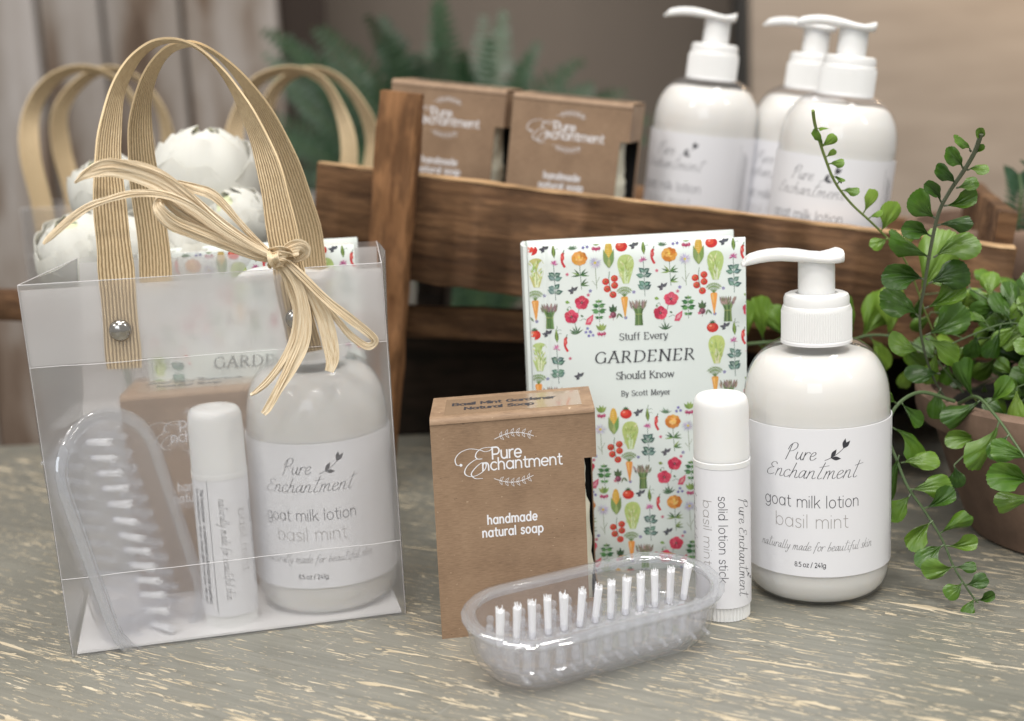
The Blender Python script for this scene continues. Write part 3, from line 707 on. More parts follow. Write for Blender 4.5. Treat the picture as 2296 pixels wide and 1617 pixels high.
        for x in (-.12, 0, .12): A(ell(x, -.14-.03*(x == 0), .075, .08), (.48, .06, .16)); A(ell(x-.02, -.11, .03, .03, 0, 6), (.72, .4, .48), 1); LN([(x, -.2), (x, -.30)], .014, (.5, .2, .3))
        for a in (50, 75, 100, 130): A(lf(0, -.02, .36, .14, R_(a)), rr.choice([(.30, .42, .12), (.20, .32, .08)]), 1)
    elif kind == 'blue3':
        for x, y in ((0, .1), (-.08, -.06), (.1, -.04)):
            for k in range(5): A(lf(x, y, .08, .06, k*1.256), rr.choice([(.18, .17, .42), (.28, .27, .55)]))
    elif kind in ('blue', 'pink'):
        for k in range(5): A(lf(0, 0, .085, .07, k*1.256+.3), (.24, .24, .50) if kind == 'blue' else (.66, .22, .30))
        A(ell(0, 0, .02, .02, 0, 6), (.5, .45, .2) if kind == 'blue' else (.4, .05, .1), 1)
    elif kind == 'olive':
        A(lf(0, .15, .28, .08, R_(-110)), (.15, .2, .1)); A(lf(0, .15, .3, .09, R_(-50)), (.12, .18, .08))
    return o
TILE = [('tomato', 0, 0), ('dark', 130, 0), ('pea', 222, 15), ('chili', 312, 105), ('thistle', 400, -10), ('blue3', 530, -20), ('radish', 640, -25), ('corn', -128, 75),
        ('lettuce', 38, 228), ('clover', 213, 140), ('ranun', 470, 100), ('daisy', 625, 150), ('cherry', -128, 385), ('carrot', 18, 560), ('blue', 113, 460), ('pink', 345, 255),
        ('asparagus', 155, 655), ('dark', 402, 425), ('poppies', 430, 625), ('basil', 650, 610), ('beet', -100, 640), ('pink', 548, 470), ('blue', 570, 430), ('olive', -45, 700), ('blue', 25, 715), ('pink', -130, 700)]
def print_cover(pen, W, H, holes, ox=0.0, oz=0.0, px=231.0):
    """fill a W x H cover (x right, z down from the top) with the repeating print"""
    rr = random.Random(3); TX, TY = 890/px, 852/px
    for r in range(-1, 5):
        for c in range(-1, 4):
            for kind, mx, my in TILE:
                x = ox+c*TX+mx/px; z = oz+r*TY+my/px
                if x < -.5 or x > W+.5 or z < -.7 or z > H+.9: continue
                tall = {'ranun': 1.35, 'daisy': 1.15, 'clover': 1.6, 'poppies': 1.0}.get(kind, .4)
                if any(x0 < x < x1 and z0 < z < z1 for x0, x1, z0, z1 in holes): continue
                for poly, col, lay in motif(kind, rr):
                    q = [(x+a, -(z)+b) for a, b in poly]
                    # clip to the cover rectangle
                    q = clip(q, 0.02, W-.02, -H+.02, -.02)
                    if len(q) > 2: pen.fill(q, 0, col, lay)
def clip(poly, x0, x1, y0, y1):
    for ax, lim, sg in ((0, x0, 1), (0, x1, -1), (1, y0, 1), (1, y1, -1)):
        out = []
        for i in range(len(poly)):
            a, b = poly[i-1], poly[i]; ia = (a[ax]-lim)*sg >= 0; ib = (b[ax]-lim)*sg >= 0
            if ia != ib:
                t = (lim-a[ax])/(b[ax]-a[ax]); out.append((a[0]+(b[0]-a[0])*t, a[1]+(b[1]-a[1])*t))
            if ib: out.append(b)
        poly = out
        if not poly: return []
    return poly

# =================================================================== SETTING
def noisy_box(mb, x0, x1, y0, y1, z0, z1, axis=0, n=24, amp=.06, m=0, seed=0, edge=.10):
    """a sawn board: rounded rectangular section swept along its length with worn, uneven edges"""
    lo = (x0, y0, z0); hi = (x1, y1, z1); oth = [a for a in (0, 1, 2) if a != axis]
    def sec(a0, a1, b0, b1, e): return [(a0+e, b0), (a1-e, b0), (a1, b0+e), (a1, b1-e), (a1-e, b1), (a0+e, b1), (a0, b1-e), (a0, b0+e)]
    rows = []
    for i in range(n+1):
        t = i/n; L = lo[axis]+(hi[axis]-lo[axis])*t; row = []
        for k, (a, b) in enumerate(sec(lo[oth[0]], hi[oth[0]], lo[oth[1]], hi[oth[1]], edge)):
            q = [0, 0, 0]; q[axis] = L
            q[oth[0]] = a+amp*noise.noise((L*.35+seed, k*.9, 3)); q[oth[1]] = b+amp*1.6*noise.noise((L*.5+seed, k*.45, 9))+amp*.6*noise.noise((L*1.9, k, seed))
            row.append(Vector(q))
        rows.append(row)
    vs = [p for r in rows for p in r]; fs = []
    for i in range(n):
        for k in range(8): fs.append((i*8+k, i*8+(k+1) % 8, (i+1)*8+(k+1) % 8, (i+1)*8+k))
    fs += [tuple(range(7, -1, -1)), tuple(n*8+k for k in range(8))]
    mb.add(vs, fs, m); return mb

o = MB().box(-75, 75, 5, 86.5, -3.2, 0, .25, seg=3).build("table_top", TABLE); o['kind'] = 'structure'
o = MB().sheet([[(-400, -300, -78), (400, -300, -78)], [(-400, 400, -78), (400, 400, -78)]]).build("floor", simple("floor_grey", (.16, .14, .12), .7, var=.2, vscale=3)); o['kind'] = 'structure'
def mk_plank():
    m, t, b = new_mat("whitewashed_plank"); oi = t.nodes.new('ShaderNodeObjectInfo')
    loc = t.nodes.new('ShaderNodeVectorMath'); loc.operation = 'ADD'
    tc = coords(t, (7, 7, 1.5)); sc_ = t.nodes.new('ShaderNodeVectorMath'); sc_.operation = 'SCALE'
    t.links.new(oi.outputs['Location'], sc_.inputs[0]); sc_.inputs['Scale'].default_value = 37
    t.links.new(tc, loc.inputs[0]); t.links.new(sc_.outputs[0], loc.inputs[1])
    n = noi(t, loc.outputs[0], 1.4, 5, .6)
    col = ramp(t, n, [(.34, (.095, .060, .038)), (.44, (.20, .15, .115)), (.50, (.31, .275, .245)), (.64, (.44, .415, .40))])
    t.links.new(mix(t, .75, col, ramp(t, oi.outputs['Random'], [(0, (.70, .66, .62)), (.5, (.95, .92, .9)), (1, (1, 1, 1))]), 'MULTIPLY'), b.inputs['Base Color']); b.inputs['Roughness'].default_value = .85; bump(t, b, n, .4, .003); return m
PLANK = mk_plank()
wall = thing("wall", "", "", (-125, 220, -78)); del wall['category']; del wall['label']; wall['kind'] = 'structure'
MB().sheet([[(-95, 3.2, 0), (98, 3.2, 0)], [(-95, 3.2, 230), (98, 3.2, 230)]]).build("backing_board", simple("dark_gap", (.03, .02, .015), .9), wall)
xx = -60.0; k = 0; pw = [11.6, 14.2, 10.2, 12.4, 15.2, 10.8, 13]
while xx < 90:
    wd = pw[k % 7]; p = noisy_box(MB(), -wd/2+.4, wd/2-.4, 0, 2.2, 0, 226, 2, 10, .15, seed=k).build("plank", PLANK, wall)
    place(p, (xx+wd/2, (k*37 % 5)*.2, 0)); xx += wd; k += 1
# plain painted back wall, a dark strip painting the shaded gap, and the beige panel at the right
o = MB().box(-34, 220, 260, 264, -78, 170, .2).build("back_wall", simple("brown_wall_paint", (.19, .155, .125), .8, var=.25, vscale=2.5)); o['kind'] = 'structure'
def beige():
    m, t, b = new_mat("beige_board"); n = noi(t, coords(t, (2, 2, 9)), 3, 4)
    t.links.new(ramp(t, n, [(.35, (.28, .235, .195)), (.65, (.33, .28, .235))]), b.inputs['Base Color']); b.inputs['Roughness'].default_value = .75; return m
tag(MB().box(38.5, 190, 214, 217, -78, 125, .2).build("panel_board", beige()), "plain beige board standing upright behind the white pump bottles", "board")
tag(MB().box(36.4, 38.2, 213, 218, -78, 125, .1).build("gap_shade_strip", simple("panel_gap_shade", (.012, .011, .010), .6)), "thin dark strip standing in for the shaded gap at the left edge of the beige board", "post")

# =================================================================== CRATE (leaning wooden rack)
P0 = at(712, 366, 74); P1 = at(2060, 530, 66.5)
e1 = (P1-P0).normalized(); e2 = Vector((0, 0, 1)).cross(e1).normalized(); e3 = e1.cross(e2)
CR = Matrix((e1, e2, e3)).transposed()
crate = thing("slatted_crate", "old brown slatted wooden crate leaning to the right with boxes and bottles in it", "crate", P0, CR)
def cl(p): return CR.transposed() @ (Vector(p)-P0)       # world -> crate
def cw(p): return P0 + CR @ Vector(p)
noisy_box(MB(), 0, 36, 0, .95, -5.7, 0, 0, 60, .09, seed=1).build("board", [CRATE], crate)
noisy_box(MB(), 0.02, 35.9, -.01, .86, -.06, .06, 0, 60, .05, seed=1, edge=.02).build("worn_top_edge", [CRATEE], crate)
pz = -17.3
noisy_box(MB(), 3.55, 5.75, -1.25, -.05, pz, 4.25, 2, 44, .10, seed=5, edge=.16).build("post", [CRATEV], crate)
a_ = at(-200, 672, 78); b_ = at(1400, 738, 74)
mb = MB(); 
sl = Matrix.Translation(a_) ; dirx = (b_-a_).normalized(); yy = Vector((0, 0, 1)).cross(dirx).normalized(); zz = dirx.cross(yy)
SM = Matrix(((dirx.x, yy.x, zz.x, a_.x), (dirx.y, yy.y, zz.y, a_.y), (dirx.z, yy.z, zz.z, a_.z), (0, 0, 0, 1)))
t_ = MB(); noisy_box(t_, 0, 66, 0, 1.0, -1.0, .75, 0, 60, .08, seed=12)
mb.add(t_.v, t_.f, 0, SM); mb.build("rail", [CRATE], crate, world=True)
noisy_box(MB(), .3, 35.6, .97, 19.5, -5.5, -4.45, 0, 20, .04, seed=2).build("shelf_board", [CRATE], crate)
noisy_box(MB(), 35.0, 35.9, .97, 19.5, -5.7, 1.6, 1, 12, .07, seed=3).build("end_board", [CRATE], crate)
noisy_box(MB(), .1, .95, 9, 19.5, -5.7, -1.0, 1, 12, .07, seed=4).build("end_board", [CRATE], crate)
for (x0, x1, y) in ((-4, 36, 20.6),):
    noisy_box(MB(), x0+4, x1, y-1, y, -5.6, -1.2, 0, 30, .07, seed=6).build("back_board", [CRATE], crate)
# under the shelf: an added near-black block that paints the crate's shadow
tag(MB().box(-9.5, 32, 84.2, 86.2, .02, 7.6, .15).build("shade_block", DARKW), "low dark block added to paint the shade under the leaning crate", "box")
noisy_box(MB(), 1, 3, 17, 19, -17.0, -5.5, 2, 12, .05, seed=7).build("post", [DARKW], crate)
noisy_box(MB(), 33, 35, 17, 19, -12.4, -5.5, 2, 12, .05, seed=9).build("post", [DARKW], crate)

# =================================================================== PUMP BOTTLE
BR = 3.06
def make_bottle(label, loc, rot, group):
    t = thing("pump_bottle", label, "bottle", loc, rot, group)
    body = [(0, .12), (1.6, .10), (2.3, .14), (2.70, .42), (2.90, .85), (2.96, 1.3), (2.965, 1.75), (2.965, 4.5), (2.965, 7.7), (2.96, 8.25), (2.91, 8.8), (2.76, 9.4), (2.46, 9.95), (2.12, 10.22), (1.62, 10.30), (0, 10.32)]
    prof = [(p.x, p.y) for p in catmull([Vector((a, b, 0)) for a, b in body[1:-1]], 4)]
    MB().lathe([(0, .10)]+prof+[(0, 10.33)], 72).build("lotion_fill", LOTION, t)
    sh = [(1.2, .03), (2.0, .0), (2.5, .12), (2.82, .42), (2.955, .85), (2.995, 1.3), (3.0, 1.75), (3.0, 4.5), (3.0, 7.75), (2.99, 8.3), (2.94, 8.85), (2.80, 9.45), (2.52, 10.0), (2.12, 10.45), (1.66, 10.72), (1.34, 10.86), (1.30, 11.2)]
    prof = [(p.x, p.y) for p in catmull([Vector((a, b, 0)) for a, b in sh], 4)]
    MB().lathe(prof, 72, caps=False).build("clear_shell", CLEAR, t)
    MB().lathe([(3.012, 1.5), (BR, 1.5), (BR, 7.68), (3.012, 7.68)], 96, caps=False).build("paper_label", PAPERL, t)
    nr = 88
    rf = lambda a, j: (1+.013*(1 if int(round(a/(2*math.pi)*nr*2)) % 2 else -1)) if j in (2, 3) else 1
    cap = MB().lathe([(1.36, 10.72), (1.42, 10.68), (1.42, 10.9), (1.415, 12.0), (1.40, 12.12), (1.36, 12.22), (1.33, 12.24)], nr*2, rfun=rf, caps=False)
    cap.lathe([(1.33, 12.24), (1.33, 12.52), (1.28, 12.66), (1.15, 12.72), (.86, 12.72), (.84, 12.6), (.0, 12.6)], 56, caps=False)
    cap.lathe([(1.34, 10.70), (1.455, 10.68), (1.46, 10.78), (1.435, 10.84)], 64, caps=False)
    cap.build("ribbed_collar", WHITER, t, ang=25)
    MB().lathe([(.70, 12.55), (.75, 12.6), (.745, 14.05), (.70, 14.1)], 40).build("pump_stem", WHITE, t)
    # pump head: a loft of rounded sections along the spout, pointing to -x
    hd = MB(); rows = []
    secs = [(1.02, 14.32, .02, .05), (1.0, 14.30, .55, .20), (.93, 14.24, .92, .27), (.72, 14.19, 1.02, .24), (.35, 14.16, 1.04, .20), (-.1, 14.20, 1.0, .21), (-.6, 14.27, .86, .23), (-1.1, 14.32, .68, .25),
            (-1.5, 14.35, .56, .25), (-1.95, 14.34, .48, .245), (-2.35, 14.29, .44, .235), (-2.7, 14.21, .40, .22), (-2.95, 14.13, .38, .20), (-2.99, 14.12, .30, .14), (-2.99, 14.12, .02, .02)]
    for x, z, hw, hh in secs:
        row = []
        for q in range(24):
            a = 2*math.pi*q/24; ca, sa = math.cos(a), math.sin(a)
            ex = abs(ca)**.55*(1 if ca >= 0 else -1); ey = abs(sa)**.6*(1 if sa >= 0 else -1)
            dip = -.10*max(0, 1-(ex)**2)*max(0, 1-abs(x-.2)/1.0) if sa > 0 else 0
            sh_ = -.18*(z-14.2) if x < -2.5 else 0
            row.append(Vector((x+(ey*.10 if x < -2.8 else 0), ex*hw, z+ey*hh+dip)))
        rows.append(row)
    hd.sheet(rows, closed=True); hd.build("pump_head", WHITE, t, ang=60)
    # lettering, x=0 of every line is the middle of the print
    f = on_cyl(BR, -90)
    p = Pen(f)
    p.text("Pure", HAND, -.42, 6.42, .335, .036, width=1.22, slant=.28, thin=.012, slope=.0, track=.02)
    p.text("Enchantment", HAND, .0, 5.66, .335, .034, width=3.85, slant=.28, thin=.012, track=.02)
    p.build("brand_lettering", INK, t)
    p = Pen(f); sprig(p, .55, 6.42, 1.0, R_(32), 2, .42, .022, True, .25); p.build("leaf_emblem", INK, t)
    p = Pen(f); p.text("goat milk lotion", SANS, .0, 4.44, .335, .030, width=4.0, space=.75); p.build("product_lettering", INK, t)
    p = Pen(f); p.text("basil mint", SANS, .03, 3.58, .38, .026, width=3.0, space=.7); p.build("scent_lettering", INKL, t)
    p = Pen(f); p.text("naturally made for beautiful skin", HAND, .22, 2.62, .205, .024, width=4.85, slant=.25, thin=.008, track=.02, space=.5); p.build("slogan_lettering", INKG, t)
    p = Pen(f); p.text("8.5 oz / 241g", SANS, -.02, 1.92, .135, .026, width=1.26, space=.5); p.build("weight_lettering", INK, t)
    p = Pen(f); p.stroke([(4.22, 1.56), (4.22, 7.3)], .022)
    rr = random.Random(5)
    for q in range(4):      # fine print, too small to read
        y = 6.9-.1*q; x = 4.5+q*.13
        while y > 2.4:
            L = rr.uniform(.05, .2); p.stroke([(x+rr.uniform(-.02, .02), y), (x, y-L/2), (x+rr.uniform(-.02, .02), y-L)], .035); y -= L+.04
    p.build("fine_print", INK, t)
    return t
GB = "white lotion pump bottles"
bot = make_bottle("large white lotion pump bottle at the front right, whole label readable, beside the lotion stick", (12.62, 55.35, 0), R_(-17), GB)

# pump heads in the photo all point left: the head is turned with the bottle, so the collar parts are turned back
def turn_top(t, a):
    for c in t.children:
        if c.name.split('.')[0] in ("pump_head",): c.rotation_euler = (0, 0, a)
turn_top(bot, R_(17))
b2 = dup(bot, "white lotion pump bottle standing inside the frosted gift bag behind its raffia bow", (-8.45, 56.75, 0), R_(-3), GB); turn_top(b2, R_(-8))
def crate_bottle(label, xl, yl, a):
    r = dup(bot, label, cw((xl, yl, -4.44)), CR @ Matrix.Rotation(a, 3, 'Z'), GB); turn_top(r, -a+R_(8)); return r
u_ = cl(at(1572, 350, 80)); v_ = cl(at(1874, 350, 71.5)); w_ = cl(at(1800, 300, 80))
crate_bottle("blurred white pump bottle in the crate, leftmost of the three behind the board", u_.x, u_.y, R_(-28))
crate_bottle("blurred white pump bottle in the crate, half hidden behind the rightmost one", w_.x, max(w_.y, v_.y+6.3), R_(-30))
crate_bottle("blurred white pump bottle in the crate, rightmost and nearest, behind the thin fern tip", v_.x, v_.y, R_(-22))
print("CRATE bottles", u_, v_, w_)

# =================================================================== LOTION STICK
def make_stick(label, loc, rot):
    t = thing("lotion_stick", label, "lotion stick", loc, rot, "white solid lotion sticks"); r = 1.13
    nr = 44; rf = lambda a, j: 1+.02*(1 if int(round(a/(2*math.pi)*nr*2)) % 2 else -1) if j in (1, 2) else 1
    MB().lathe([(.9, 0), (1.05, .02), (1.06, .62), (1.0, .64)], nr*2, rfun=rf).build("twist_base", WHITER, t, ang=25)
    MB().lathe([(r-.03, .60), (r, .62), (r, 6.38), (r-.04, 6.4)], 56).build("barrel", PAPERL, t)
    MB().lathe([(r-.05, 6.38), (r+.01, 6.40), (r+.015, 6.62), (r-.06, 6.66)], 56).build("neck_ring", WHITE, t)
    cp = [(p.x, p.y) for p in catmull([Vector((a, b, 0)) for a, b in [(r-.04, 6.64), (r-.01, 6.7), (r-.015, 7.1), (r-.025, 8.0), (r-.035, 8.65), (r-.075, 9.02), (r-.22, 9.22), (r-.5, 9.27), (.35, 9.24), (.3, 9.2)]], 4)]
    MB().lathe(cp+[(0, 9.2)], 56).build("cap", WHITE, t)
    def fm(off):
        g = on_cyl(r, off); return lambda x, y, l: g(y, 3.4-x, l)
    p = Pen(fm(-90+33)); p.text("Pure Enchantment", HAND, .28, -.10, .26, .030, width=4.1, slant=.22, thin=.012, track=.02, space=.5); sprig(p, 1.35, .36, .42, R_(35), 2, .17, .014); p.build("brand_lettering", INK, t)
    p = Pen(fm(-90-8)); p.text("solid lotion stick", SANS, -.12, -.13, .24, .028, width=3.6, space=.7); p.build("product_lettering", INK, t)
    p = Pen(fm(-90-42)); p.text("basil mint", SANS, -.35, -.13, .26, .024, width=2.7, space=.7); p.build("scent_lettering", INKL, t)
    p = Pen(fm(-90-84)); p.text("naturally made for beautiful skin", HAND, -.1, -.1, .2, .024, width=4.3, slant=.22, thin=.01, track=.02, space=.5); p.build("slogan_lettering", INKG, t)
    p = Pen(fm(-90-128)); p.stroke([(-3.0, .35), (2.6, .35)], .022)
    p.text("This handy purse - or pocket-sized solid lotion bar is perfect", SANS, -.2, -.02, .115, .026, width=4.9, space=.6)
    p.text("for moisturizing on the go. Simply glide it over your skin and", SANS, -.2, -.28, .115, .022, width=4.9, space=.6); p.build("fine_print", INK, t)
    return t
st1 = make_stick("white solid lotion stick standing between the book and the front pump bottle", (8.22, 52.75, 0), R_(-2))
q_ = tab(505, 1420)
dup(st1, "white solid lotion stick in the frosted gift bag between the brush and the bottle", (q_.x+.1, q_.y+1.15, .1), R_(96-2), "white solid lotion sticks")

# =================================================================== BOOK
BW, BH = 9.35, 14.8
def make_book(label, loc, rot, grp, half=False):
    t = thing("gardening_book", label, "book", loc, rot, grp)
    dip = lambda x: .09*math.exp(-((x-.72)/.10)**2)
    xs = [0, .02, .06, .15, .3, .5, .6, .66, .72, .78, .84, .95, 1.2, 2, 4, 6, 8, 9, BW-.03, BW]
    def yf(x): return (.10*(1-math.sin(min(1, x/.12)*math.pi/2)) if x < .12 else 0)+dip(x)
    mb = MB(); rows = []
    zs = [0, .04, 2, 5, 8, 11, 14, BH-.04, BH]
    g = [[(x, yf(x)+(.03 if z in (0, BH) else 0), z) for x in xs] for z in zs]
    mb.solid(g, .24); fc = mb.build("front_cover", COVER, t, ang=50)
    bk = MB().box(0.0, BW, 0, .24, 0, BH, .04, seg=2).build("back_cover", COVER, t); bk.location = (0, 2.0*S, 0); bk.rotation_euler = (0, 0, R_(5.5))
    sp = [[(-.02-.10*math.sin(math.pi*i/8), .1+i/8*1.95, z) for i in range(9)] for z in (0, BH)]
    MB().solid(sp, .16).build("spine", COVER, t)
    pg = MB(); n = 16
    for i in range(n):      # leaves of paper fanned a little between the covers
        y0 = .3+i*.105; a = R_(5.0*i/(n-1))
        M = Matrix.Translation((.12, y0, 0)) @ Matrix.Rotation(a, 4, 'Z')
        pg.box(0, BW-.35, 0, .085, .25, BH-.22, 0, M=M)
    pg.build("page_block", PAGES, t)
    pen = Pen(lambda x, y, l: Vector((x, yf(x)-l-.001, BH+y)))
    k = 231.0
    holes = [((590)/k, (1800-60)/k, (955-110)/k, (1745-110)/k), ((420)/k, (1700)/k, (1010-110)/k, (1500-110)/k), ((330)/k, (1500-60)/k, (1330)/k, (1620)/k)]
    print_cover(pen, BW, BH, holes, (992-60)/k, (150-110)/k+.0)
    for kd, x, z in (('radish', (770-60)/k, (985-110)/k), ('blue3', (662-60)/k, (1020-110)/k), ('dark', (535-60)/k, (1450-110)/k)):
        for poly, col, lay in motif(kd, random.Random(2)): pen.fill([(x+a, -z+b) for a, b in poly], 0, col, lay)
    cvp = pen.build("cover_print", PRINT, t)
    pen = Pen(lambda x, y, l: Vector((-.12-l+.0*x, .1+x, BH+y)))
    for i, kd in enumerate(('corn', 'cherry', 'carrot', 'tomato', 'corn', 'cherry', 'carrot', 'lettuce', 'tomato')):
        for poly, col, lay in motif(kd, random.Random(i)): pen.fill([(1.0+a, -1-i*1.6+b) for a, b in poly], 0, col, lay)
    pen.build("spine_print", PRINT, t)
    pen = Pen(lambda x, y, l: Vector((x, yf(x)-l-.02, BH+y)))
    cx = (1192-60)/k
    L = lambda z: -(z-110)/k*1.0
    pen.text("Stuff Every", SERIF, cx, L(1092), .21, .042, width=2.10, thin=.020, serif=.22, space=.7)
    pen.text("GARDENER", SERIF, cx+.02, L(1318), .345, .072, width=4.35, thin=.026, serif=.24, slant=.13, track=.22)
    pen.text("Should Know", SERIF, cx+.02, L(1492), .22, .044, width=2.52, thin=.020, serif=.22, space=.7)
    pen.text("By Scott Meyer", SERIF, cx+.03, L(1668), .165, .034, width=2.15, thin=.017, serif=.2, space=.8)
    pen.build("title_lettering", INK, t)
    return t
GK = "small hardback gardening books with printed covers"
book = make_book("mint hardback book with vegetable print and readable title, standing behind the kraft soap box", (.86, 58.2, 0), R_(-.6), GK)

# =================================================================== KRAFT SOAP BOX
KW, KD, KH = 6.55, 3.5, 9.05
def make_soapbox(label, loc, rot, grp):
    t = thing("soap_box", label, "soap box", loc, rot, grp); th = .05; r = .22
    # front panel with the window notch at its right edge
    nx0 = KW-.50; nz0, nz1 = 1.1, KH-2.05
    f = MB().prism([(0, 0), (KW-.02, 0), (KW-.02, nz0), (nx0, nz0), (nx0, nz1), (KW-.02, nz1), (KW-.02, KH-r), (0, KH-r)], 0, th); f.build("front_panel", KRAFT, t)
    # rounded top: front fold, lid, back
    g = [[(x, .0+r-r*math.cos(R_(a)), KH-r+r*math.sin(R_(a))) for x in (0, KW-.02)] for a in range(0, 91, 15)]
    g += [[(0, KD-.1, KH+.02), (KW-.02, KD-.1, KH+.02)]]
    MB().solid(g, -.045).build("top_flap", KRAFT, t, ang=30)
    MB().box(0, KW, KD-.05, KD, 0, KH-.02).build("back_panel", KRAFT, t)
    MB().box(-.001, .05, th, KD-.06, 0, KH-.1).build("side_panel", KRAFT, t)
    sd = MB(); X0, X1 = KW-.05, KW
    sd.box(X0, X1, .002, KD-.06, nz1, KH-.06); sd.box(X0, X1, .002, KD-.06, 0, nz0); sd.box(X0, X1, KD-.5, KD-.06, nz0, nz1); sd.build("window_panel", KRAFT, t)
    MB().box(.06, KW-.06, KD-.16, KD-.08, .1, KH-.2).build("inside_shade", BLACK, t)  # black sheet paints the dark interior behind the window
    MB().box(.06, KW-.06, .06, KD-.06, .0, .05).build("base_panel", KRAFT, t)
    mb = MB(); rows = []; nn = 28
    for i in range(nn+1):
        z = .12+i/nn*(KH-1.0); row = []
        for k in range(20):
            a = 2*math.pi*k/20; ex = math.cos(a); ey = math.sin(a)
            x = abs(ex)**.35*(1 if ex > 0 else -1); y = abs(ey)**.35*(1 if ey > 0 else -1)
            en = 1-.6*max(0, (abs(i/nn-.5)-.46)/.04)
            w_ = 2.62+.13*noise.noise((z*1.1, k*.35, 2))+(.10 if z < 5.0 else -.05)+.05*noise.noise((z*4, k, 5))
            row.append(Vector((KW/2+.0+x*(w_+.12)*en*1.05+.02, 1.25+y*.95*en, z)))
        rows.append(row)
    mb.sheet(rows, closed=True); mb.add([rows[-1][k] for k in range(20)], [tuple(range(20))]); mb.build("soap_bar", SOAP, t)
    pen = Pen(lambda x, y, l: Vector((x, -l-.001, y)))
    pen.text("Pure", SANS, 2.98, 7.27, .335, .062, width=1.2, track=.10)
    pen.text("nchantment", SANS, 3.58, 6.83, .32, .058, width=3.2, track=.08)
    pen.stroke(sm((2.28, 7.62), (2.38, 7.70), (2.30, 7.76), (2.0, 7.74), (1.78, 7.60), (1.72, 7.42), (1.82, 7.32), (1.98, 7.32), (1.7, 7.30), (1.38, 7.08), (1.26, 6.82), (1.40, 6.66), (1.72, 6.66), (2.05, 6.86), (2.12, 7.10), (1.96, 7.16), (1.72, 7.0), (1.52, 6.74), (1.66, 6.55), (1.96, 6.52)), .05, thin=.02)
    pen.stroke(sm((2.28, 7.62), (2.1, 7.60), (1.9, 7.68), (1.5, 7.76), (1.12, 7.64), (.92, 7.40), (.96, 7.16), (1.12, 7.12)), .04, thin=.02)
    pen.fill(ell(1.13, 7.13, .06, .06), 0)
    for cx_, cz_, sg in ((3.28, 8.02, 1), (3.2, 6.52, -1)):
        pts = [(cx_-.78+1.56*i/14, cz_+sg*(.26*math.sin(math.pi*(i+1)/16))) for i in range(15)]
        pen.stroke(pts, .022)
        for i in range(2, 14, 2):
            x, y = pts[i]
            for s_ in (1, -1):
                a = R_(55*s_*(1 if i < 8 else 1))+(0 if i < 8 else 0)+.3*sg*(1-i/7)
                q = lf(x, y, .2, .08, a); pen.stroke(q+[q[0]], .014)
    pen.text("handmade", SANS, 3.08, 4.62, .25, .062, width=2.0, track=.26)
    pen.text("natural soap", SANS, 3.08, 4.10, .25, .062, width=2.45, track=.26, space=.8)
    pen.build("front_lettering", INKW, t)
    stk = MB().box(.55, KW-.5, .35, KD-.25, KH+.028, KH+.062).build("clear_sticker", STICK, t)
    pen = Pen(lambda x, y, l: Vector((x, y, KH+.064+l)))
    pen.text("Basil Mint Gardener", SANS, 2.95, 1.75, .30, .085, width=4.2, space=.8); pen.text("Natural Soap", SANS, 2.75, .95, .30, .085, width=2.8, space=.8)
    pen.build("top_lettering", INK, t)
    for ch in t.children:       # the folded card box stands slightly askew
        for v in ch.data.vertices: v.co.x += v.co.y*.15
    return t
STICK = simple("glossy_sticker", (.33, .23, .15), .22, var=.12, vscale=90, coat=.5)
GS = "kraft handmade soap boxes"
sb = make_soapbox("brown kraft soap box standing at the front centre behind the clear nail brush", (-3.3, 51.35, 0), R_(8.5), GS)
c1 = cl(at(895, 190, 80)); c2 = cl(at(1172, 220, 78.5))
dup(sb, "blurred kraft soap box in the crate, left of the pair next to the wooden post", cw((c1.x+.1, 5.2, -4.44)), CR @ Matrix.Rotation(R_(6), 3, 'Z'), GS)
dup(sb, "blurred kraft soap box in the crate, right of the pair, next to the pump bottles", cw((c2.x+.1, 4.4, -4.44)), CR @ Matrix.Rotation(R_(6), 3, 'Z'), GS)
print("CRATE boxes", c1, c2)

